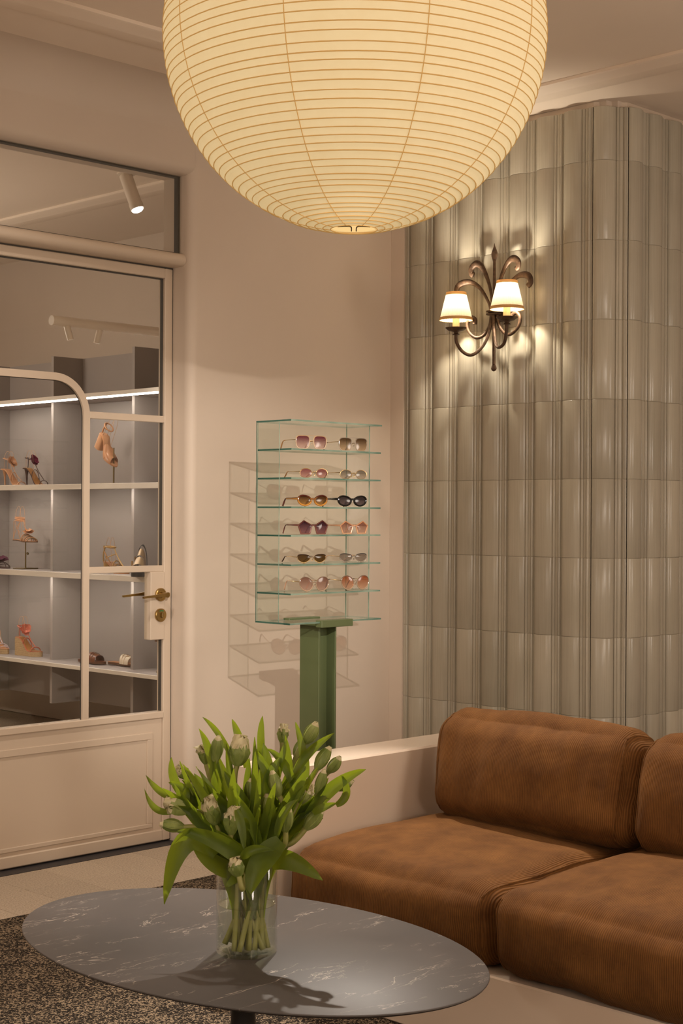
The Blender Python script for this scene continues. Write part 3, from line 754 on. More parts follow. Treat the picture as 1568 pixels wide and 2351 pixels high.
# H-section post: two flanges (normal along u) and a web
PV0, PV1, PU0, PU1 = 3.984, 4.084, 3.872, 3.962
q = MB(); zt_ = SZL[7]-0.0165
q.bbox((PU0, PV0, 0.0125), (PU0+0.008, PV1, zt_), 0.0012); q.bbox((PU1-0.008, PV0, 0.0125), (PU1, PV1, zt_), 0.0012); q.box((PU0+0.008, 4.028, 0.0125), (PU1-0.008, 4.036, zt_)); q.build('post', 'green_steel', disp)
q = MB(); q.bbox((3.76, 3.89, 0.0), (4.08, 4.18, 0.012), 0.002); q.build('base_plate', 'green_steel', disp)

# ---------------------------------------------------------------- sunglasses
def lens_mat(name, top, bot):
    m, nt, out = nmat(name)
    tc = N(nt, 'ShaderNodeTexCoord'); sx = N(nt, 'ShaderNodeSeparateXYZ'); L(nt, tc, 'Generated', sx, 0)
    r = ramp(nt, [(0.1, bot), (0.85, top)]); L(nt, sx, 'Z', r, 0)
    t = N(nt, 'ShaderNodeBsdfTransparent'); L(nt, r, 0, t, 0)
    g = N(nt, 'ShaderNodeBsdfGlossy'); g.inputs['Roughness'].default_value = 0.10
    d = N(nt, 'ShaderNodeBsdfDiffuse'); L(nt, r, 0, d, 0)
    m1 = N(nt, 'ShaderNodeMixShader'); m1.inputs[0].default_value = 0.25; L(nt, t, 0, m1, 1); L(nt, d, 0, m1, 2)
    mx = N(nt, 'ShaderNodeMixShader'); mx.inputs[0].default_value = 0.035; L(nt, m1, 0, mx, 1); L(nt, g, 0, mx, 2); L(nt, mx, 0, out, 0)
def rimmat(name, top, bot, rough=0.18, metal=0.0):
    m, nt, out = nmat(name)
    tc = N(nt, 'ShaderNodeTexCoord'); sx = N(nt, 'ShaderNodeSeparateXYZ'); L(nt, tc, 'Generated', sx, 0)
    nz = N(nt, 'ShaderNodeTexNoise'); nz.inputs['Scale'].default_value = 7; L(nt, tc, 'Generated', nz, 'Vector')
    ad = N(nt, 'ShaderNodeMath', operation='MULTIPLY_ADD'); ad.inputs[1].default_value = 0.3; L(nt, nz, 'Fac', ad, 0); L(nt, sx, 'Z', ad, 2)
    r = ramp(nt, [(0.35, bot), (1.0, top)]); L(nt, ad, 0, r, 0)
    p = N(nt, 'ShaderNodeBsdfPrincipled'); p.inputs['Roughness'].default_value = rough; p.inputs['Metallic'].default_value = metal
    L(nt, r, 0, p, 'Base Color'); L(nt, p, 0, out, 0)
lens_mat('lens_rose', (0.24, 0.07, 0.09), (0.72, 0.52, 0.46)); lens_mat('lens_brown', (0.13, 0.075, 0.035), (0.60, 0.44, 0.28))
lens_mat('lens_mauve', (0.34, 0.12, 0.13), (0.62, 0.36, 0.32)); lens_mat('lens_grey', (0.25, 0.22, 0.18), (0.55, 0.47, 0.38))
lens_mat('lens_amber', (0.12, 0.05, 0.015), (0.46, 0.26, 0.09)); lens_mat('lens_smoke', (0.055, 0.045, 0.05), (0.17, 0.13, 0.14))
lens_mat('lens_plum', (0.055, 0.012, 0.03), (0.30, 0.14, 0.16)); lens_mat('lens_peach', (0.36, 0.15, 0.10), (0.66, 0.44, 0.34))
lens_mat('lens_olive', (0.10, 0.055, 0.015), (0.17, 0.10, 0.03)); lens_mat('lens_silver', (0.30, 0.25, 0.21), (0.38, 0.32, 0.27))
lens_mat('lens_pink', (0.32, 0.17, 0.13), (0.66, 0.46, 0.38)); lens_mat('lens_orange', (0.46, 0.14, 0.05), (0.72, 0.46, 0.32))
rimmat('rim_gold', (0.55, 0.36, 0.16), (0.62, 0.45, 0.24), 0.22, 0.9); rimmat('rim_champagne', (0.50, 0.33, 0.19), (0.66, 0.50, 0.36), 0.15)
rimmat('rim_taupe', (0.26, 0.21, 0.16), (0.44, 0.36, 0.28), 0.15); rimmat('rim_tortoise', (0.07, 0.012, 0.008), (0.55, 0.25, 0.05), 0.12)
rimmat('rim_black', (0.010, 0.009, 0.009), (0.012, 0.011, 0.011), 0.1); rimmat('rim_burgundy', (0.085, 0.022, 0.02), (0.20, 0.075, 0.06), 0.15)
rimmat('rim_peach', (0.52, 0.24, 0.12), (0.68, 0.38, 0.22), 0.15); rimmat('rim_darkbrown', (0.035, 0.016, 0.010), (0.50, 0.34, 0.16), 0.2)
rimmat('rim_slate', (0.06, 0.05, 0.045), (0.30, 0.24, 0.18), 0.2); rimmat('rim_rosebrown', (0.20, 0.12, 0.085), (0.42, 0.30, 0.20), 0.15)
rimmat('tip_dark', (0.05, 0.018, 0.012), (0.05, 0.018, 0.012), 0.15); rimmat('tip_tan', (0.36, 0.17, 0.05), (0.28, 0.12, 0.03), 0.15); rimmat('tip_pink', (0.62, 0.36, 0.24), (0.62, 0.36, 0.24), 0.15)
def outline(style, n=36):
    # right-hand lens, inner side at -x; unit half sizes
    P = []
    for k in range(n):
        a = 2*PI*k/n; c, s = math.cos(a), math.sin(a)
        if style == 'square':
            e = 0.55; x = math.copysign(abs(c)**e, c); y = math.copysign(abs(s)**e, s)
            if y < 0: x *= 1-0.16*(-y)
            P.append((x, y))
        elif style == 'oval': P.append((c, s))
        elif style == 'cat':
            x, y = c, s
            y2 = y*(1.0 if y > 0 else 1.05)+0.25*max(0, x)*(1 if y > 0 else 0.4)-0.12*max(0, -x)*max(0, y)
            P.append((x, y2*0.92))
        elif style == 'slimcat':
            y = s; x = c
            if y > 0: y = min(1.0, y**0.45*0.92)+0.12*x
            else: x *= 1-0.30*(-y)**1.5
            P.append((x, y))
        elif style == 'drop':
            x, y = c, s
            y2 = y+0.18*x*(1 if y > 0 else 0.6); P.append((x*(1+0.05*y), y2*0.97))
        elif style == 'penta':
            V = [(-0.95, 0.18), (0.12, 1.0), (0.98, 0.42), (0.66, -0.93), (-0.62, -0.93)]
            V = [(-0.98, 0.28), (0.20, 1.0), (1.0, 0.30), (0.62, -0.95), (-0.66, -0.95)]
            t = (k/n*5) % 5; i = int(t); f = t-i
            f2 = min(1, max(0, (f-0.06)/0.88)) if True else f
            A_, B_ = V[i], V[(i+1) % 5]; P.append((A_[0]+(B_[0]-A_[0])*f2, A_[1]+(B_[1]-A_[1])*f2))
    return P
def sunglasses(u, v, z, style, hw, hh, gap, rim, thick, lens, tip, temple, label, yaw=-13, thick_t=None):
    t = thing('sunglasses', (u, v, z), label, 'sunglasses')
    M = Matrix.Translation((u, v, z)) @ Matrix.Rotation(math.radians(yaw), 4, 'Z')
    out = outline(style); cz = hh+thick*0.9+0.0006; cxx = gap/2+hw
    ymin = min(y for _, y in out); cz = -ymin*hh+thick+0.0006
    wrap = 0.10
    fr = MB(); fr.M = M
    for s in (-1, 1):
        pts = [(s*(cxx+x*hw), abs(cxx+x*hw)*wrap*0.6, cz+y*hh) for x, y in out]
        pts = pts+[pts[0]]
        fr.tube(pts, thick, 8, False, 0.75, None) if thick > 0.002 else fr.tube(pts, thick, 6, False)
        lb = MB(); lb.M = M
        c = lb.vert((s*cxx, cxx*wrap*0.6-0.0025, cz+0.0))
        ring = [lb.vert((s*(cxx+x*hw*0.99), abs(cxx+x*hw)*wrap*0.6, cz+y*hh*0.99)) for x, y in out]
        for i in range(len(ring)): lb.face((c, ring[i], ring[(i+1) % len(ring)]))
        lb.build('lens', lens, t, smooth=True)
    # bridge
    by = 0.0
    zz = cz+hh*(0.15 if style != 'penta' else 0.22)
    fr.tube(crom([(-gap/2-0.001, by, zz), (0, by-0.001, zz+0.003), (gap/2+0.001, by, zz)], 5), max(thick*0.8, 0.0012), 6)
    if style == 'square': fr.tube([(-gap/2-hw*0.5, by+0.001, cz+hh*1.0), (0, by, cz+hh*1.03), (gap/2+hw*0.5, by+0.001, cz+hh*1.0)], 0.0009, 6)
    if thick < 0.003:
        for s in (-1, 1):
            fr.tube([(s*gap*0.42, by, cz), (s*gap*0.30, by+0.008, cz-0.003), (s*gap*0.34, by+0.009, cz-0.009)], [0.0008, 0.0016, 0.0028], 6)
    fr.build('frame_front', rim, t, smooth='auto')
    ex = cxx+hw*1.0; ey = ex*wrap*0.6
    tz = cz+hh*(0.35 if style != 'penta' else 0.34)
    drop = tz-0.004
    for s in (-1, 1):
        tm = MB(); tm.M = M
        rr = thick_t or 0.0011
        fl = (0, 0, 1)
        tm.tube([(s*(ex-0.001), ey-0.001, tz), (s*(ex+0.0025), ey+0.004, tz), (s*(ex+0.001), ey+0.05, tz+0.0005), (s*(ex-0.006), ey+0.092, tz+0.0005)], [max(rr, 0.0018), rr*1.25, rr, rr], 8, True, 1.0 if rr < 0.002 else 1.0, None)
        tm_o = tm.build('temple', temple, t, smooth='auto')
        tp = MB(); tp.M = M
        r2 = max(rr*0.8, 0.0019)
        tp.tube(crom([(s*(ex-0.0055), ey+0.088, tz+0.0005), (s*(ex-0.008), ey+0.104, tz-0.001), (s*(ex-0.011), ey+0.118, tz-0.010), (s*(ex-0.014), ey+0.134, max(0.0035, tz-drop))], 5), [r2*0.8]*5+[r2]*5+[r2*1.2]*5+[r2*1.3], 8, True)
        tp.build('temple_tip', tip, tm_o, smooth=True)
    return t
VG = 3.985
sunglasses(3.832, VG, SZL[1], 'square', 0.0275, 0.0235, 0.017, 'rim_champagne', 0.0022, 'lens_rose', 'tip_tan', 'rim_gold', 'square gold-rimmed sunglasses with rose gradient lenses, top row of the rack')
sunglasses(4.046, VG, SZL[1], 'square', 0.0265, 0.0235, 0.016, 'rim_taupe', 0.0021, 'lens_brown', 'tip_dark', 'rim_gold', 'square taupe-rimmed sunglasses with brown gradient lenses, top row of the rack')
sunglasses(3.845, VG, SZL[2], 'oval', 0.0245, 0.0165, 0.018, 'rim_gold', 0.0011, 'lens_mauve', 'tip_tan', 'rim_gold', 'small oval gold sunglasses with mauve lenses, second row of the rack')
sunglasses(4.048, VG, SZL[2], 'oval', 0.0245, 0.0165, 0.018, 'rim_gold', 0.0011, 'lens_grey', 'tip_dark', 'rim_gold', 'small oval gold sunglasses with grey lenses, second row of the rack')
sunglasses(3.840, VG, SZL[3], 'cat', 0.0265, 0.0185, 0.014, 'rim_tortoise', 0.0042, 'lens_amber', 'rim_burgundy', 'rim_tortoise', 'chunky amber tortoiseshell sunglasses with brown lenses', thick_t=0.0036)
sunglasses(4.043, VG, SZL[3], 'cat', 0.0265, 0.0185, 0.014, 'rim_black', 0.0045, 'lens_smoke', 'rim_black', 'rim_black', 'chunky glossy black sunglasses with smoke lenses', thick_t=0.0036)
sunglasses(3.843, VG, SZL[4], 'penta', 0.0275, 0.0235, 0.012, 'rim_burgundy', 0.0034, 'lens_plum', 'rim_burgundy', 'rim_burgundy', 'pentagon burgundy sunglasses with dark plum lenses', thick_t=0.0026)
sunglasses(4.053, VG, SZL[4], 'penta', 0.0265, 0.0225, 0.012, 'rim_peach', 0.0032, 'lens_peach', 'rim_peach', 'rim_peach', 'pentagon peach sunglasses with pink gradient lenses', thick_t=0.0026)
sunglasses(3.837, VG, SZL[5], 'slimcat', 0.0255, 0.0155, 0.016, 'rim_darkbrown', 0.0016, 'lens_olive', 'tip_dark', 'rim_gold', 'slim cat-eye sunglasses with olive brown lenses')
sunglasses(4.050, VG, SZL[5], 'slimcat', 0.0250, 0.0155, 0.016, 'rim_slate', 0.0016, 'lens_silver', 'tip_pink', 'rim_gold', 'slim cat-eye sunglasses with silver grey lenses and pale tips')
sunglasses(3.850, VG, SZL[6], 'drop', 0.0265, 0.0255, 0.014, 'rim_rosebrown', 0.0024, 'lens_pink', 'tip_pink', 'rim_gold', 'large round sunglasses with dusty pink lenses, lowest row of the rack')
sunglasses(4.060, VG, SZL[6], 'drop', 0.0260, 0.0255, 0.014, 'rim_rosebrown', 0.0024, 'lens_orange', 'tip_dark', 'rim_gold', 'large round sunglasses with orange gradient lenses, lowest row of the rack')

# ================================================================== SOFA
PVI, PVO = 3.262, 3.432
ben = thing('built_in_bench', (3.4, 2.4, 0.0), 'off-white lacquered built-in bench with a low end wall, under brown cushions', 'bench')
q = MB(); q.bbox((2.985, PVI, 0.004), (3.98, PVO, 0.62), 0.006); q.build('end_wall', 'lacquer', ben)
q = MB(); q.bbox((3.0, 0.4, 0.004), (3.83, PVI-0.0005, 0.198), 0.004); q.build('plinth', 'lacquer', ben)
q = MB(); q.bbox((3.8305, 0.4, 0.004), (3.98, PVI-0.0005, 0.60), 0.004); q.build('back_wall', 'lacquer', ben)
def cushion(name, label, c, size, r, puff, seed, tilt=0.0, group=None, n=44, droop=0.0, wr=1.0, endcap=0.0):
    lx, ly, lz = size
    root = thing(name, c, label, 'cushion', group)
    verts = {}; q = MB()
    hx, hy, hz = lx/2, ly/2, lz/2
    def surf(x, y, z):
        # x,y,z in [-1,1] on cube surface
        p = Vector((x*hx, y*hy, z*hz))
        inner = Vector((max(-(hx-r), min(hx-r, p.x)), max(-(hy-r), min(hy-r, p.y)), max(-(hz-r), min(hz-r, p.z))))
        d = p-inner
        p2 = inner + (d.normalized()*min(r, d.length) if d.length > 1e-6 else d)
        fx, fy, fz = 1-x*x, 1-y*y, 1-z*z
        p2.z += puff[2]*(max(0, z)**2)*fx*(fy**0.9)*1.25
        p2.x += puff[0]*x*abs(x)*(fy**0.9)*fz*1.25
        p2.y += puff[1]*y*abs(y)*fx*fz
        # soft wrinkles that run in from the edges
        e = max(abs(x), abs(y)*1.0, abs(z)); 
        nn = noise.noise(Vector((p.x*5+seed, p.y*5, p.z*5)))*0.011
        edge = (abs(x)**4+abs(y)**4)*0.5
        ww = noise.noise(Vector((p.x*3+seed*2, p.y*17, p.z*6)))*0.009*min(1, edge+0.3)*wr
        n_ = Vector((x**3, y**3, z**3)); n_ = n_.normalized() if n_.length > 0 else n_
        p2 += n_*(nn+ww)
        p2.z -= droop*max(0, -x)**2*max(0, z)
        return p2
    lin = [-1+2*i/n for i in range(n+1)]
    lin = [math.copysign(abs(t)**0.8, t) for t in lin]
    for ax in range(3):
        for sg in (-1, 1):
            rows = []
            for a in lin:
                row = []
                for b_ in lin:
                    co = [0, 0, 0]; co[ax] = sg; co[(ax+1) % 3] = a; co[(ax+2) % 3] = b_
                    row.append(surf(*co))
                rows.append(row)
            q.M = Matrix.Translation(c) @ Matrix.Rotation(tilt, 4, 'Y')
            q.grid(rows, flip=(sg > 0)); q.M = None
    # merge doubles through rounding
    key = {}; remap = []; nv = []
    for p in q.v:
        k_ = (round(p.x, 5), round(p.y, 5), round(p.z, 5))
        if k_ not in key: key[k_] = len(nv); nv.append(p)
        remap.append(key[k_])
    q.v = nv; q.f = [tuple(remap[i] for i in f) for f in q.f]
    q.build('cushion_cover', 'corduroy', root, smooth=True)
    # piping around both end panels
    for sy in (-1, 1):
        pts = []
        m_ = 28
        ring = [(-1+2*i/m_, 1) for i in range(m_)] + [(1, 1-2*i/m_) for i in range(m_)] + [(1-2*i/m_, -1) for i in range(m_)] + [(-1, -1+2*i/m_) for i in range(m_)]
        MM = Matrix.Translation(c) @ Matrix.Rotation(tilt, 4, 'Y')
        for (x, z) in ring+[ring[0]]:
            p = surf(x, sy*0.93, z); pts.append(MM @ p)
        q2 = MB(); q2.tube(pts, 0.0032, 6, False); q2.build('piping', 'corduroy', root, smooth=True)
    return root
GS = 'seat cushions on the built-in bench'; GBK = 'back cushions of the built-in bench'
cushion('seat_cushion', 'brown corduroy seat cushion beside the white end wall', (3.41, 2.848, 0.309), (0.84, 0.765, 0.218), 0.080, (0.012, 0.012, 0.022), 1.0, 0, GS, droop=0.012)
cushion('seat_cushion', 'brown corduroy seat cushion nearest the camera, cut off by the right edge', (3.40, 2.085, 0.313), (0.85, 0.76, 0.226), 0.070, (0.012, 0.010, 0.028), 4.3, 0, GS, droop=0.010)
cushion('back_cushion', 'brown corduroy back cushion leaning beside the white end wall', (3.645, 2.800, 0.580), (0.20, 0.735, 0.330), 0.080, (0.030, 0.010, 0.02), 7.7, math.radians(13), GBK)
cushion('back_cushion', 'brown corduroy back cushion cut off by the right edge', (3.635, 2.055, 0.583), (0.20, 0.735, 0.330), 0.080, (0.030, 0.010, 0.02), 9.2, math.radians(11), GBK)

# ================================================================== CARPET
b = MB(); b.box((-2.98, -2.98, -0.0035), (5.18, 4.412, 0.003)); b.box((5.18, -2.98, -0.0035), (7.98, 3.62, 0.003)); tag(b.build('carpet', 'loop_carpet'), 'dark brown and tan speckled loop pile carpet covering the seating area', 'carpet')

# ================================================================== TABLE
TC = Vector((2.297, 2.601)); TZ = 0.39; TA = math.radians(3.8)
tab = thing('coffee_table', (TC.x, TC.y, 0.003), 'oval dark grey marble coffee table on a black pedestal', 'table')
q = MB(); n = 120
def ell(k, sh): return (TC.x+(0.616+sh)*(-math.sin(TA))*math.cos(2*PI*k/n)+(0.396+sh)*math.cos(TA)*math.sin(2*PI*k/n), TC.y+(0.616+sh)*math.cos(TA)*math.cos(2*PI*k/n)+(0.396+sh)*math.sin(TA)*math.sin(2*PI*k/n))
rings = [[(*ell(k, sh), z) for k in range(n)] for (sh, z) in ((-0.002, TZ), (-0.0004, TZ-0.0012), (0.0, TZ-0.003), (-0.003, TZ-0.0065), (-0.03, TZ-0.016), (-0.06, TZ-0.0185))]
q.loft(rings, True, True); q.build('table_top', 'dark_marble', tab, smooth='auto')
q = MB(); q.lathe([(0.12, TZ-0.019), (0.115, TZ-0.024), (0.06, TZ-0.035), (0.034, TZ-0.07), (0.027, TZ-0.14), (0.029, TZ-0.20), (0.045, TZ-0.27), (0.10, TZ-0.325), (0.19, TZ-0.36), (0.245, 0.012), (0.25, 0.0035)], 48, (TC.x, TC.y, 0), True, True); q.build('pedestal', 'black_metal', tab, smooth='auto')

# ================================================================== VASE AND TULIPS
VC = Vector((2.252, 2.540, TZ)); VR = 0.0668; VH = 0.213
vase = thing('glass_vase', VC, 'clear glass cylinder vase half filled with water on the marble table', 'vase')
q = MB(); q.lathe([(VR-0.003, VH), (VR-0.001, VH+0.0012), (VR, VH), (VR, 0.004), (VR-0.003, 0.0005), (0.001, 0.0003)], 64, VC); q.build('glass_body', 'vase_glass', vase, smooth='auto')
q = MB(); q.lathe([(VR-0.0035, VH-0.0005), (VR-0.0035, 0.012), (VR-0.007, 0.008), (0.001, 0.008)], 64, VC); q.build('glass_inside', 'vase_glass', vase, smooth='auto')
q = MB(); q.lathe([(0.0005, 0.105), (VR-0.006, 0.105), (VR-0.0037, 0.1075)], 64, VC); q.build('water', 'water', vase, smooth='auto')
RX = Vector((1, -1, 0)).normalized(); DX = Vector((1, 1, 0)).normalized()
def B(x, d, z): return VC+RX*x+DX*d+Vector((0, 0, z))
K = 0.000958
def px(x, y, d=0.0): return ((x-566)*K*(1+d/3.39), d, (2187-y)*K+d*0.25)
TUL = [ # bud centre x, y (photo scale), depth, lean x, lean z, length, fatness, ruffled
 (495,1722,0.00,0.15,1.0,66,0.42,0),(545,1728,0.01,0.1,1.0,72,0.62,1),(708,1703,0.05,0.55,1.0,58,0.50,0),(642,1722,0.09,0.1,1.0,46,0.5,1),
 (738,1758,0.04,0.6,1.0,62,0.45,0),(632,1787,-0.03,-0.3,1.0,62,0.44,0),(703,1805,-0.04,0.6,0.9,52,0.5,1),(734,1795,0.0,0.3,1.0,62,0.36,0),
 (786,1815,0.03,0.9,0.45,50,0.55,0),(662,1850,-0.07,0.15,1.0,58,0.5,0),(722,1868,-0.03,0.75,0.8,60,0.5,0),(405,1840,-0.03,-1.0,0.35,62,0.55,1),
 (395,1880,-0.04,-1.0,0.15,56,0.5,0),(488,1835,-0.06,-0.35,1.0,70,0.48,1),(538,1845,-0.085,0.1,1.0,66,0.50,1),(550,1932,-0.12,-0.2,0.7,44,0.72,1),
 (461,1760,0.06,-0.3,1.0,48,0.5,1),(413,1803,0.06,-0.8,0.8,44,0.55,1),(592,1765,0.06,0.0,1.0,56,0.5,0),(680,1760,0.09,0.2,1.0,52,0.5,0),
 (575,1815,0.0,0.0,1.0,56,0.5,0),(440,1820,0.0,-0.5,0.9,52,0.5,0),(610,1840,-0.02,0.1,1.0,52,0.5,0),(760,1790,0.08,0.6,0.8,50,0.5,0)]
TLAB = ['tall closed green tulip bud at the upper left of the bouquet','ruffled opening green tulip at the top of the bouquet, right of the tall closed bud','tallest pale pointed tulip in front of the green post','small cream tulip peeking out at the back of the bouquet',
 'pointed green tulip against the white end wall, below the tallest one','closed tulip bud leaning left in the middle of the bouquet','cream-tipped tulip leaning right in the right half of the bouquet','slim upright tulip in the right half of the bouquet',
 'round green bud at the far right of the bouquet','upright bud at the front right of the bouquet, below its centre','low tulip leaning right above the brown seat cushion','ruffled tulip lying sideways at the far left of the bouquet',
 'lowest tulip pointing left at the edge of the bouquet','ruffled tulip left of centre at the front of the bouquet','drooping pale tulip at the front centre of the bouquet','small round tulip hanging lowest above the vase rim',
 'small cream-tipped tulip behind the left side of the bouquet','small tulip half hidden behind the leaves at the left','tulip bud hidden at the back centre of the bouquet','tulip bud behind the leaves at the upper right of the bouquet',
 'tulip bud deep in the middle of the bouquet','tulip bud among the leaves in the left half of the bouquet','tulip bud between the leaves just right of the centre','tulip bud behind the round one at the far right']
tulips = []; SHEATH = []
def bud(q, c, axis, length, fat, ruff, seed):
    ax = axis.normalized(); a = ax.orthogonal().normalized(); b_ = ax.cross(a)
    n = 7
    for lay, (npet, sc_) in enumerate(((3, 1.0), (3, 0.86))):
        for k in range(npet):
            ph = 2*PI*(k+0.5*lay)/npet+seed
            d = a*math.cos(ph)+b_*math.sin(ph); s_ = ax.cross(d)
            rows = []
            for i in range(n+1):
                t = i/n
                rad = fat*length*0.5*sc_*(math.sin(PI*(0.10+0.80*t))**0.75)*(1.0-0.22*t)
                wdt = fat*length*0.62*sc_*(math.sin(PI*min(1, 0.08+0.90*t))**0.65) 
                row = []
                for j in range(5):
                    y = (j-2)/2
                    rf = ruff*0.010*math.sin(7*t+3*y+seed*5+k)*t*t*(abs(y)+0.3)+ruff*0.004*math.sin(23*t+9*y+k)*t
                    row.append(c+ax*(length*(t-0.5)*(1-0.06*abs(y)*t)) + d*(rad*(1-0.42*y*y)+rf) + s_*(wdt*y*0.9))
                rows.append(row)
            ids = q.grid(rows)
            nf = n*4
            for i in range(n):
                for j in range(4): q.mi[len(q.mi)-nf+i*4+j] = 1 if i >= n-1-(1 if ruff else 0) or (j in (0, 3) and i >= n-3 and ruff) else 0
for i, (x, y, d, lx, lz, ln, fat, ruff) in enumerate(TUL):
    random.seed(100+i)
    bx_, bd, bz = px(x, y, d)
    axis = RX*lx+Vector((0,0,lz))+DX*random.uniform(-0.25, 0.15)
    c = B(bx_, bd, bz); length = ln*K
    neck = B(max(-0.052, min(0.052, bx_*0.28)), max(-0.045, min(0.045, bd*0.4)), 0.205)
    side = -1 if d < 0.02 else 1
    fx = (-0.030+0.082*((i*5) % 13)/12.0) if side < 0 else (-0.050+0.06*((i*3) % 7)/6.0)
    fx = max(-0.053, min(0.053, fx-bx_*0.08))
    fd = math.sqrt(max(0, 0.056**2-fx*fx))*random.uniform(0.3, 0.97)*(-1 if d < 0.02 else 1)
    foot = B(fx, fd, 0.014)
    t = thing('tulip', foot, TLAB[i], 'tulip', 'tulips in the glass vase')
    base = c-axis.normalized()*length*0.5
    P = crom([foot, neck, base-axis.normalized()*min(0.05, (base-neck).length*0.35), base+axis.normalized()*0.004], 8)
    q = MB(); q.tube(P, [0.0066, *[0.0060]*(len(P)-2), 0.0048], 8); q.build('stem', 'stem_green', t, smooth=True)
    q = MB(); bud(q, c, axis, length, fat, ruff, i*1.7); q.build('flower', ['bud_green', 'bud_tip'], t, smooth=True)
    tulips.append((t, c, neck))
    SHEATH.append((t, foot.lerp(neck, 0.35), neck+(neck-foot)*0.1, c))
def leaf(par, p0, p1, p2, wid, twist=0.0, fold=0.35, face=None, curl=0.0):
    P = bez(p0, p1, p2, 12); q = MB(); rows = []
    F = Vector(face) if face is not None else -DX+Vector((0,0,0.35))
    for i, p in enumerate(P):
        t = i/12
        T = (P[min(i+1, 12)]-P[max(i-1, 0)]).normalized()
        s_ = T.cross(F); 
        if s_.length < 1e-4: s_ = T.orthogonal()
        s_.normalize(); n_ = s_.cross(T).normalized()
        a = twist*t; s2 = s_*math.cos(a)+n_*math.sin(a); n2 = n_*math.cos(a)-s_*math.sin(a)
        w_ = wid*0.5*max(0.02, (math.sin(PI*min(1.0, 0.10+0.90*t))**0.62)*(1-0.25*t)) if t < 1 else 0.0004
        rp = 0.0016*math.sin(9*t+wid*500)
        rows.append([p+s2*w_*y+n2*(fold*w_*abs(y)**1.4+rp*y) for y in (-1, -0.5, 0, 0.5, 1)])
    q.grid(rows); return q.build('leaf', 'leaf_green', par, smooth=True)
def near(p):
    return min(tulips, key=lambda e: ((e[1]+e[2])*0.5-p).length)[0]
LEAVES = [ # base, control, tip in photo scale, depth at base/control/tip, width
 ((500,1925),(415,1800),(384,2016),(-0.08,-0.12,-0.12),56),((600,1975),(520,1850),(408,1864),(-0.08,-0.13,-0.10),44),
 ((625,1960),(650,1905),(746,1977),(-0.06,-0.09,-0.09),50),((650,1890),(590,1930),(583,1988),(-0.09,-0.12,-0.13),66),
 ((700,1880),(760,1790),(838,1767),(0.0,0.0,0.0),34),((670,1800),(690,1740),(763,1696),(0.02,0.03,0.03),24),
 ((600,1790),(590,1720),(597,1664),(0.04,0.05,0.05),22),((700,1800),(690,1740),(673,1676),(0.03,0.04,0.04),24),
 ((560,1790),(545,1720),(526,1677),(0.06,0.06,0.06),24),((495,1830),(490,1720),(453,1674),(0.0,0.0,0.0),24),
 ((530,1770),(495,1700),(459,1669),(0.05,0.06,0.05),16),((425,1850),(385,1800),(390,1750),(0.02,0.02,0.02),24),
 ((410,1840),(360,1830),(332,1782),(0.0,0.0,0.0),18),((410,1850),(350,1880),(330,1803),(-0.02,-0.02,-0.02),18),
 ((450,1850),(425,1800),(385,1800),(-0.01,-0.01,0),26),((420,1835),(425,1810),(428,1797),(-0.03,-0.03,-0.03),24),
 ((548,1815),(562,1840),(567,1896),(-0.10,-0.12,-0.12),22),((560,1920),(575,1880),(638,1892),(-0.11,-0.13,-0.13),24),
 ((620,1830),(640,1770),(655,1705),(0.0,0.01,0.02),22),((660,1850),(665,1780),(650,1700),(0.03,0.03,0.03),22),
 ((640,1840),(600,1750),(582,1722),(0.0,0.0,0.0),24),((680,1820),(650,1750),(610,1730),(0.0,0.02,0.02),24),
 ((650,1850),(690,1790),(708,1775),(-0.05,-0.06,-0.06),22),((640,1880),(650,1820),(690,1795),(-0.08,-0.09,-0.09),24),
 ((720,1850),(740,1830),(775,1822),(-0.04,-0.05,-0.05),20),((770,1850),(812,1830),(782,1780),(0.0,0.0,0.0),22),
 ((560,1900),(470,1900),(400,1790),(-0.05,-0.06,-0.03),46),((580,1910),(500,1830),(445,1770),(-0.04,-0.05,-0.02),42),
 ((590,1900),(560,1830),(510,1770),(-0.02,-0.03,0.0),36),((600,1900),(620,1800),(600,1720),(0.02,0.02,0.03),44),
 ((610,1900),(600,1800),(640,1740),(-0.01,-0.01,0.0),40),((620,1910),(660,1850),(700,1760),(-0.02,-0.02,0.0),36),
 ((630,1920),(700,1880),(750,1800),(0.02,0.02,0.03),40),((620,1930),(690,1900),(720,1840),(0.05,0.06,0.08),36),
 ((560,1940),(480,1920),(430,1840),(0.03,0.05,0.06),44),((570,1930),(520,1850),(480,1740),(0.05,0.06,0.06),36),
 ((600,1920),(580,1840),(545,1790),(-0.06,-0.08,-0.08),26),((590,1950),(540,1900),(500,1860),(-0.07,-0.09,-0.10),34),
 ((610,1930),(640,1880),(650,1820),(-0.05,-0.06,-0.06),30),((640,1930),(670,1900),(740,1880),(0.01,0.0,0.0),22),
 ((555,1990),(480,1960),(440,1880),(-0.03,-0.07,-0.06),48),((590,1990),(545,1930),(520,1880),(-0.05,-0.09,-0.09),44),
 ((560,1960),(545,1955),(527,1972),(-0.10,-0.13,-0.13),24)]
for k, (a, c, e, dd, wd) in enumerate(LEAVES):
    random.seed(500+k)
    p0, p1, p2 = [B(*px(x, y, d)) for (x, y), d in zip((a, c, e), dd)]
    leaf(near(p1), p0, p1, p2, wd*K, random.uniform(-0.5, 0.5), random.uniform(0.2, 0.5), -DX+Vector((0,0,0.3))+RX*random.uniform(-0.5, 0.5))
for k, (t, a, n_, c) in enumerate(SHEATH):
    random.seed(900+k)
    leaf(t, a, n_, n_.lerp(c, 0.55)+RX*random.uniform(-0.02, 0.02)+DX*random.uniform(-0.015, 0.015), random.uniform(20, 32)*K, random.uniform(-0.4, 0.4), 0.5, -DX+Vector((0,0,0.2))+RX*random.uniform(-1, 1))
random.seed(11)
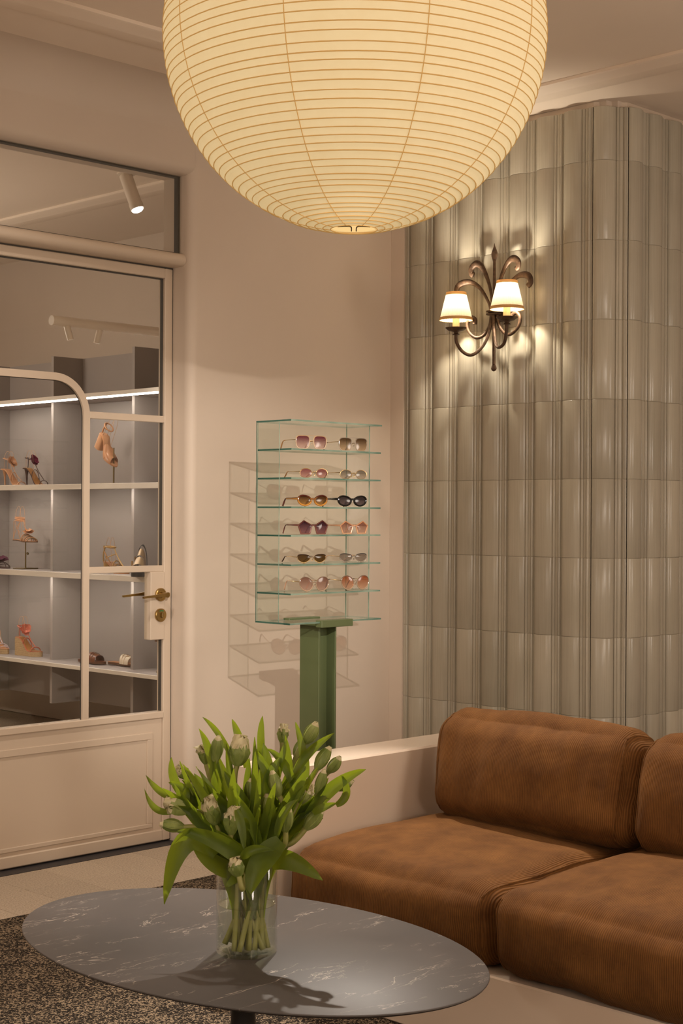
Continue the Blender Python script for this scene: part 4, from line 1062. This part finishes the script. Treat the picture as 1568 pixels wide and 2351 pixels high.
for k in range(46):
    a = random.uniform(-1, 1); ph = random.uniform(0, 2*PI); rr = math.sqrt(random.random())
    ex, ed = rr*math.cos(ph), rr*math.sin(ph)
    p0 = B(0.045*ex, 0.045*ed, random.uniform(0.15, 0.21)); 
    p1 = B(0.10*ex+random.uniform(-0.02, 0.02), 0.08*ed, random.uniform(0.27, 0.33))
    p2 = B(0.185*ex+random.uniform(-0.03, 0.03), 0.12*ed, 0.30+0.13*random.random()+0.05*(1-rr))
    leaf(near(p1), p0, p1, p2, random.uniform(24, 44)*K, random.uniform(-0.7, 0.7), random.uniform(0.2, 0.5), -DX+Vector((0,0,0.3))+RX*random.uniform(-0.9, 0.9))
#PART3
# ================================================================== SHOES
for nm, c, ro, me_ in (('nude_leather', (0.52, 0.27, 0.14), 0.32, 0), ('tan_leather', (0.46, 0.215, 0.10), 0.35, 0), ('dark_strap', (0.055, 0.022, 0.018), 0.35, 0),
    ('cognac_insole', (0.33, 0.145, 0.035), 0.4, 0), ('coral', (0.46, 0.125, 0.075), 0.45, 0), ('lilac', (0.52, 0.42, 0.45), 0.4, 0), ('brown_leather', (0.15, 0.048, 0.018), 0.35, 0),
    ('cream_leather', (0.62, 0.52, 0.39), 0.4, 0), ('gold_leather', (0.52, 0.33, 0.13), 0.28, 0.75), ('bronze_leather', (0.24, 0.16, 0.085), 0.35, 0.5), ('black_sole', (0.015, 0.013, 0.012), 0.5, 0),
    ('crimson_velvet', (0.13, 0.003, 0.028), 0.8, 0), ('purple_velvet', (0.075, 0.004, 0.028), 0.8, 0), ('loop_wire', (0.50, 0.30, 0.18), 0.25, 0), ('gold_metal', (0.75, 0.48, 0.13), 0.22, 1.0), ('sole_brown', (0.10, 0.045, 0.02), 0.5, 0)):
    pm(nm, c, ro, me_)
m, nt, out = nmat('jute')
p = N(nt, 'ShaderNodeBsdfPrincipled'); p.inputs['Roughness'].default_value = 0.85
tc = N(nt, 'ShaderNodeTexCoord'); wv = N(nt, 'ShaderNodeTexWave', bands_direction='Z'); wv.inputs['Scale'].default_value = 55; wv.inputs['Distortion'].default_value = 3; wv.inputs['Detail Scale'].default_value = 6
L(nt, tc, 'Object', wv, 'Vector'); r = ramp(nt, [(0.2, (0.30, 0.19, 0.09)), (0.8, (0.56, 0.39, 0.22))]); L(nt, wv, 'Fac', r, 0); L(nt, r, 0, p, 'Base Color')
b = N(nt, 'ShaderNodeBump'); b.inputs['Strength'].default_value = 0.6; b.inputs['Distance'].default_value = 0.001; L(nt, wv, 'Fac', b, 'Height'); L(nt, b, 0, p, 'Normal'); L(nt, p, 0, out, 0)
def smooth01(t): t = max(0, min(1, t)); return t*t*(3-2*t)
class Shoe:
    # local frame: x heel(0) -> toe(LEN), y across, z up
    def __init__(s, loc, toe_deg, heel_h, label, LEN=0.235, plat=0.0, pitch=0.0, name='sandal', scale=1.0):
        s.t = thing(name, loc, label, 'shoe', 'shoes on the lit shelves')
        s.M = Matrix.Translation(loc) @ Matrix.Rotation(math.radians(toe_deg), 4, 'Z') @ Matrix.Rotation(pitch, 4, 'Y') @ Matrix.Scale(scale, 4)
        s.hh = heel_h; s.LEN = LEN; s.pl = plat
    def z(s, x):
        t = x/s.LEN
        return s.pl + (s.hh-s.pl)*(1-smooth01((t-0.16)/0.48)) + 0.004
    def w(s, x):
        t = max(0.0, min(1.0, x/s.LEN))
        core = interp([0.024, 0.027, 0.026, 0.0235, 0.025, 0.031, 0.036, 0.0375, 0.034, 0.026, 0.016], t)
        e = 1.0
        if t < 0.08: e = math.sqrt(max(0, 1-((0.08-t)/0.08)**2))
        if t > 0.9: e = math.sqrt(max(0, 1-((t-0.9)/0.1)**2))
        return max(0.0015, core*e)
    def q(s): q = MB(); q.M = s.M; return q
    def sole(s, mat, th=0.006, wedge=False, inset=1.0, top=0.0, name='sole'):
        q = s.q(); n = 30; rings = []
        for i in range(n+1):
            x = s.LEN*i/n; w_ = s.w(x)*inset; zt = s.z(x)+top
            zb = 0.0005 if wedge else zt-th
            rings.append([(x, -w_, zb), (x, w_, zb), (x, w_, zt), (x, -w_, zt)])
        q.loft(rings, True, True); return q.build(name, mat, s.t, smooth='auto')
    def stiletto(s, mat, r0=0.016, r1=0.0045):
        q = s.q(); x0 = 0.022; rings = []
        for (t, k) in ((0, 1), (0.15, 0.75), (0.4, 0.45), (0.75, 0.32), (1, 0.30)):
            r_ = r1/0.30*0.30+(r0-r1)*max(0, (k-0.30)/0.70); zz = (s.hh)*(1-t)
            xx = x0+0.004*t-0.010*math.sin(PI*t)*0
            rings.append([(xx+r_*math.cos(2*PI*j/12), r_*math.sin(2*PI*j/12), zz+0.0005) for j in range(12)])
        q.loft(rings, True, True, flip=True); q.build('heel', mat, s.t, smooth='auto')
    def block(s, mat, w0=0.024, w1=0.026, l=0.05):
        q = s.q(); rings = []
        for t in (0, 0.3, 0.7, 1):
            zz = s.hh*(1-t)+0.0003; a = w0+(w1-w0)*t; x0 = 0.004*t; x1 = l+0.004*t
            n = 14; ring = []
            for j in range(n):
                an = 2*PI*j/n; e = 0.6
                cx_ = math.copysign(abs(math.cos(an))**e, math.cos(an)); cy_ = math.copysign(abs(math.sin(an))**e, math.sin(an))
                ring.append(((x0+x1)/2+(x1-x0)/2*cx_, a*cy_, zz))
            rings.append(ring)
        q.loft(rings, True, True, flip=True); q.build('heel', mat, s.t, smooth='auto')
    def strap(s, x0, x1, h, mat, r=0.0022, flat=1.0, n=12, name='strap', w=1.0):
        pts = []
        for i in range(n+1):
            t = i/n; a = PI*t; x = x0+(x1-x0)*t
            pts.append((x, -s.w(x)*math.cos(a)*w*0.98, s.z(x)-0.002+h*math.sin(a)**0.8))
        q = s.q(); q.tube(pts, r, 6, True); q.build(name, mat, s.t, smooth=True)
    def band(s, x0, x1, h0, h1, mat, name='strap', skew=0.0, lift=0.001):
        rows = []
        for k in range(6):
            f = k/5; row = []
            for i in range(15):
                t = i/14; a = PI*t; x = x0+(x1-x0)*f + skew*(t-0.5)
                h = h0+(h1-h0)*f
                row.append((x, -(s.w(x)+lift)*math.cos(a), s.z(x)-0.003+h*math.sin(a)**0.7))
            rows.append(row)
        q = s.q(); q.grid(rows)
        q.grid([[(p_[0], p_[1]*0.96, p_[2]-0.0015) for p_ in r_] for r_ in rows], flip=True)
        return q.build(name, mat, s.t, smooth=True)
    def line(s, pts, mat, r=0.002, name='strap', per=6):
        q = s.q(); q.tube(crom(pts, per), r, 6); q.build(name, mat, s.t, smooth=True)
    def ankle(s, zc, mat, r=0.0022, rx=0.030, ry=0.024, xc=0.045, tilt=0.25, name='ankle_strap'):
        q = s.q(); n = 24
        q.tube([(xc+rx*math.cos(2*PI*k/n), ry*math.sin(2*PI*k/n), zc-tilt*rx*math.cos(2*PI*k/n)) for k in range(n+1)], r, 6, False); q.build(name, mat, s.t, smooth=True)
    def loops(s, ztop, x0=0.03, x1=0.10, mat='loop_wire', zl=None):
        for sy in (-1, 1):
            y = sy*0.014
            q = s.q(); q.tube(crom([(x0, y, (zl or s.z(x0))), (x0+0.006, y, ztop-0.03), ((x0+x1)/2-0.006, y*0.9, ztop), (x1-0.016, y, ztop-0.03), (x1, y, s.z(x1)+0.004)], 6), 0.0011, 5)
            q.build('support_loop', mat, s.t, smooth=True)
    def flower(s, c, r, mat, npet=7, seed=0, face=(1, 0, 0.4), layers=2):
        random.seed(seed); F = Vector(face).normalized(); a = F.orthogonal().normalized(); b_ = F.cross(a); C = Vector(c)
        q = s.q()
        for lay in range(layers):
            for k in range(npet):
                ph = 2*PI*(k+0.5*lay)/npet+random.uniform(-0.2, 0.2); d = a*math.cos(ph)+b_*math.sin(ph); sd = F.cross(d)
                ln = r*(1-0.3*lay)*random.uniform(0.85, 1.15); wd = ln*0.5; rows = []
                for i in range(5):
                    t = i/4; lift = ln*(0.15+0.5*lay)*t*t+random.uniform(-0.08, 0.08)*ln*t
                    ww = wd*math.sin(PI*(0.12+0.76*t))
                    rows.append([C+d*ln*t+sd*ww*y+F*(lift+0.0015*lay+0.25*ww*y*y) for y in (-1, -0.33, 0.33, 1)])
                q.grid(rows)
        q.lathe([(0.0005, -0.001), (r*0.16, 0.001), (r*0.14, r*0.12), (0.0005, r*0.2)], 10, C)
        q.build('flower', mat, s.t, smooth=True)
    def buckle(s, c, w_, h_, mat='gold_metal', rot=0.0):
        q = s.q(); C = Vector(c)
        for (dx, dy) in ((-1, -1), (1, -1)):
            pass
        cr, sr = math.cos(rot), math.sin(rot)
        pts = [(C.x+sx*w_*cr, C.y+sx*w_*sr, C.z+sz*h_) for sx, sz in ((-1,-1),(1,-1),(1,1),(-1,1),(-1,-1))]
        q.tube(pts, 0.0014, 6); q.tube([(C.x, C.y, C.z-h_), (C.x, C.y, C.z+h_)], 0.0012, 6); q.build('buckle', mat, s.t, smooth='auto')
def stand(loc, height, label, knob=False, r=0.0045):
    x, y, z = loc
    t = thing('shoe_stand', loc, label, 'stand')
    q = MB(); q.bbox((x-0.055, y-0.055, z+0.0005), (x+0.055, y+0.055, z+0.005), 0.001); q.build('base_plate', 'dark_brass', t)
    q = MB(); q.lathe([(r, 0.005), (r, height*0.6), (r*0.75, height*0.6+0.001), (r*0.75, height)], 12, loc, True, True); q.build('rod', 'dark_brass', t, smooth='auto')
    if knob:
        q = MB(); q.tube([(x, y, z+height*0.58), (x, y-0.02, z+height*0.58)], 0.003, 8); q.tube([(x, y-0.018, z+height*0.58+0.003), (x, y-0.026, z+height*0.58-0.006)], 0.0065, 8); q.build('thumb_screw', 'dark_brass', t)
    return t
E1, E2, E3, E4 = SHZ[0]+0.0005, SHZ[1]+0.0005, SHZ[2]+0.0005, SHZ[3]
TO = -90      # toes along the shelf, towards the door
# shelf at 1.52 m
a = Shoe((5.255, 8.225, E3), TO+12, 0.10, 'nude high-heeled sandal with a tan flower at the left edge of the glass', 0.215)
a.sole('nude_leather'); a.sole('tan_leather', 0.002, inset=0.92, top=0.0015, name='insole'); a.stiletto('nude_leather'); a.strap(0.165, 0.165, 0.022, 'nude_leather', 0.003); a.strap(0.10, 0.10, 0.05, 'nude_leather'); a.ankle(0.165, 'nude_leather'); a.line([(0.165, 0, 0.03), (0.11, 0, 0.085), (0.075, 0, 0.16)], 'nude_leather'); a.flower((0.082, 0, 0.150), 0.036, 'tan_leather', 7, 3); a.loops(0.212); a.line([(0.12, -0.03, 0.03), (0.08, 0.0, 0.1), (0.05, 0.025, 0.15)], 'nude_leather')
a = Shoe((5.255, 7.985, E3), TO+12, 0.102, 'dark strappy high-heeled sandal with a crimson flower on the ankle', 0.215)
a.sole('dark_strap'); a.sole('cognac_insole', 0.002, inset=0.9, top=0.0015, name='insole'); a.stiletto('dark_strap'); a.strap(0.165, 0.165, 0.026, 'dark_strap', 0.0026); a.strap(0.09, 0.10, 0.055, 'dark_strap'); a.ankle(0.162, 'dark_strap', 0.0026); a.line([(0.165, 0, 0.034), (0.12, 0, 0.085), (0.076, 0, 0.16)], 'dark_strap', 0.0026); a.line([(0.012, 0.02, 0.105), (0.014, 0.022, 0.13), (0.02, 0.016, 0.165)], 'dark_strap', 0.0026); a.flower((0.085, 0, 0.150), 0.034, 'crimson_velvet', 6, 5); a.loops(0.212)
stand((5.27, 7.10, E3), 0.205, 'tall bronze stand holding the tan block-heeled sandal')
a = Shoe((5.27, 7.265, E3+0.222), TO, 0.088, 'tan block-heeled cross-strap sandal tilted on a tall bronze stand', 0.225, pitch=math.radians(34))
a.sole('tan_leather'); a.sole('nude_leather', 0.002, inset=0.93, top=0.0015, name='insole'); a.block('nude_leather'); a.band(0.112, 0.165, 0.050, 0.036, 'tan_leather', skew=0.05); a.band(0.125, 0.178, 0.048, 0.032, 'tan_leather', skew=-0.05, lift=0.002); a.ankle(0.150, 'tan_leather', 0.004, 0.032, 0.025, 0.04); a.line([(0.004, 0, 0.092), (0.002, 0, 0.12), (0.01, 0, 0.155)], 'tan_leather', 0.005); a.buckle((0.05, -0.026, 0.148), 0.007, 0.006); a.loops(0.222, 0.035, 0.10)
# shelf at 1.02 m
stand((5.27, 7.985, E2), 0.163, 'short bronze stand with thumb screw holding the lace-up sandal', True)
a = Shoe((5.27, 8.105, E2+0.164), TO, 0.008, 'flat tan lace-up sandal with leather flower on a short stand', 0.235)
a.sole('sole_brown', 0.006); a.sole('tan_leather', 0.003, inset=0.97, top=0.0025, name='insole')
for k in range(6): a.strap(0.115+0.014*k, 0.135+0.014*k, 0.046-0.005*k, 'bronze_leather' if k % 2 else 'tan_leather', 0.0028)
a.flower((0.15, 0, 0.058), 0.036, 'tan_leather', 6, 9, (0.25, -0.2, 1)); 
for zz in (0.128, 0.138, 0.147): a.ankle(zz, 'tan_leather', 0.0026, 0.036, 0.026, 0.055, 0.1)
a.line([(0.02, -0.024, 0.012), (0.006, -0.01, 0.07), (0.02, -0.02, 0.125)], 'nude_leather'); a.line([(0.03, 0.024, 0.012), (0.02, 0.01, 0.07), (0.03, 0.02, 0.125)], 'nude_leather'); a.line([(0.03, -0.025, 0.03), (0.055, -0.025, 0.08), (0.088, -0.015, 0.13)], 'tan_leather', 0.0016); a.line([(0.10, -0.025, 0.05), (0.06, -0.026, 0.09), (0.03, -0.02, 0.13)], 'tan_leather', 0.0016); a.line([(0.12, 0.0, 0.06), (0.105, 0, 0.10), (0.092, 0, 0.135)], 'nude_leather', 0.0018); a.loops(0.215, 0.03, 0.10, 'nude_leather', 0.14); a.line([(0.092, 0, 0.135), (0.12, -0.01, 0.12), (0.14, -0.02, 0.108)], 'tan_leather', 0.0014)
a = Shoe((5.25, 8.325, E2), TO-8, 0.006, 'flat dark thong sandal with a purple flower at the left edge of the glass', 0.235)
a.sole('dark_strap', 0.005); a.sole('dark_strap', 0.002, inset=0.95, top=0.001, name='insole'); a.strap(0.165, 0.19, 0.024, 'dark_strap', 0.0024); a.strap(0.13, 0.17, 0.034, 'dark_strap', 0.0024); a.line([(0.20, 0, 0.008), (0.185, 0, 0.03), (0.15, 0, 0.042)], 'dark_strap'); a.flower((0.13, 0, 0.045), 0.045, 'purple_velvet', 7, 12, (0.3, -0.3, 1))
a = Shoe((5.27, 7.175, E2), TO, 0.060, 'gold strappy gladiator sandal behind the door muntin', 0.215)
a.sole('tan_leather'); a.sole('nude_leather', 0.002, inset=0.93, top=0.0015, name='insole'); a.block('gold_leather', 0.02, 0.022, 0.045)
for k in range(5): a.strap(0.105+0.018*k, 0.105+0.018*k, 0.055-0.007*k, 'gold_leather', 0.0034)
a.ankle(0.148, 'gold_leather', 0.0048, 0.032, 0.026, 0.05, 0.1); a.line([(0.01, -0.02, 0.066), (0.012, -0.022, 0.11), (0.022, -0.018, 0.147)], 'gold_leather', 0.004); a.line([(0.09, -0.03, 0.06), (0.05, -0.028, 0.095), (0.02, -0.02, 0.12)], 'cognac_insole', 0.0036); a.line([(0.03, -0.026, 0.06), (0.06, -0.028, 0.09), (0.105, 0, 0.11)], 'gold_leather', 0.003); a.buckle((0.022, -0.024, 0.148), 0.007, 0.006); a.buckle((0.05, -0.030, 0.092), 0.006, 0.005); a.line([(0.083, 0, 0.143), (0.12, 0, 0.09), (0.18, 0, 0.03)], 'gold_leather', 0.003); a.loops(0.202, 0.025, 0.082, 'loop_wire', 0.15)
a = Shoe((5.20, 6.735, E2), TO-48, 0.045, 'chunky bronze platform sandal beside the brass lever', 0.215, plat=0.022)
a.sole('black_sole', 0.02, wedge=True); a.sole('brown_leather', 0.003, inset=0.97, top=0.002, name='insole'); a.band(0.055, 0.10, 0.105, 0.085, 'bronze_leather'); a.band(0.11, 0.165, 0.078, 0.045, 'bronze_leather'); a.band(0.01, 0.035, 0.125, 0.118, 'black_sole'); a.buckle((0.13, -0.036, 0.066), 0.012, 0.016); a.buckle((0.075, -0.030, 0.09), 0.010, 0.014)
# shelf at 0.49 m
a = Shoe((5.25, 8.335, E1), TO-8, 0.085, 'lilac strappy espadrille wedge at the left edge of the glass', 0.235, plat=0.026)
a.sole('jute', wedge=True, name='wedge_sole'); a.sole('tan_leather', 0.003, inset=0.97, top=0.0025, name='insole'); a.strap(0.15, 0.18, 0.032, 'lilac', 0.0028); a.strap(0.19, 0.21, 0.02, 'lilac', 0.0026); a.line([(0.175, 0, 0.058), (0.13, 0, 0.10), (0.09, 0, 0.165)], 'lilac', 0.0026); a.ankle(0.16, 'lilac'); a.line([(0.17, 0.01, 0.05), (0.13, 0.01, 0.09), (0.10, 0.015, 0.14)], 'nude_leather', 0.0016)
a = Shoe((5.245, 8.040, E1), TO+8, 0.105, 'coral espadrille wedge sandal with a coral flower at the ankle', 0.225, plat=0.026)
a.sole('jute', wedge=True, name='wedge_sole'); a.sole('coral', 0.003, inset=0.97, top=0.0025, name='insole'); a.sole('cognac_insole', 0.001, inset=0.75, top=0.0035, name='footbed'); a.strap(0.165, 0.175, 0.028, 'coral', 0.0034); a.strap(0.085, 0.105, 0.045, 'coral', 0.0032); a.ankle(0.172, 'coral', 0.003, 0.034, 0.024, 0.05); a.line([(0.17, 0, 0.056), (0.125, 0, 0.10), (0.084, 0, 0.168)], 'coral', 0.0034); a.line([(0.008, 0.018, 0.11), (0.008, 0.018, 0.145), (0.016, 0.012, 0.178)], 'coral', 0.0032); a.flower((0.085, -0.004, 0.158), 0.036, 'coral', 6, 21, (0.8, -0.5, 0.3)); a.loops(0.238, 0.03, 0.098)
def slide(loc, deg, up, sole, insole, label):
    a = Shoe(loc, deg, 0.014, label, 0.24, plat=0.012, name='slide_sandal')
    a.sole(sole, 0.012); a.sole(insole, 0.003, inset=0.97, top=0.0025, name='insole')
    bd = a.band(0.115, 0.188, 0.054, 0.040, up)
    for k in range(2):
        x = 0.136+0.022*k; a.strap(x, x, 0.0535-0.004*k, 'sole_brown' if up == 'brown_leather' else 'loop_wire', 0.0012, name='strap_seam', w=1.03)
    for (dx, dy) in ((-0.012, -0.014), (0.012, -0.008), (0.0, 0.006)): a.buckle((0.152+dx, dy-0.004, 0.052), 0.008, 0.0055, rot=0.4)
slide((5.255, 7.395, E1), TO, 'brown_leather', 'sole_brown', 'brown_leather', 'brown leather slide with gold buckles on the lowest shelf')
slide((5.295, 7.165, E1), TO+6, 'cream_leather', 'sole_brown', 'tan_leather', 'cream leather slide with gold buckles on the lowest shelf')
stand((5.27, 6.58, E1), 0.155, 'low bronze stand behind the lock box of the door')
slide((5.27, 6.70, E1+0.157), TO, 'brown_leather', 'sole_brown', 'brown_leather', 'brown slide on a low stand, mostly hidden behind the lock box')
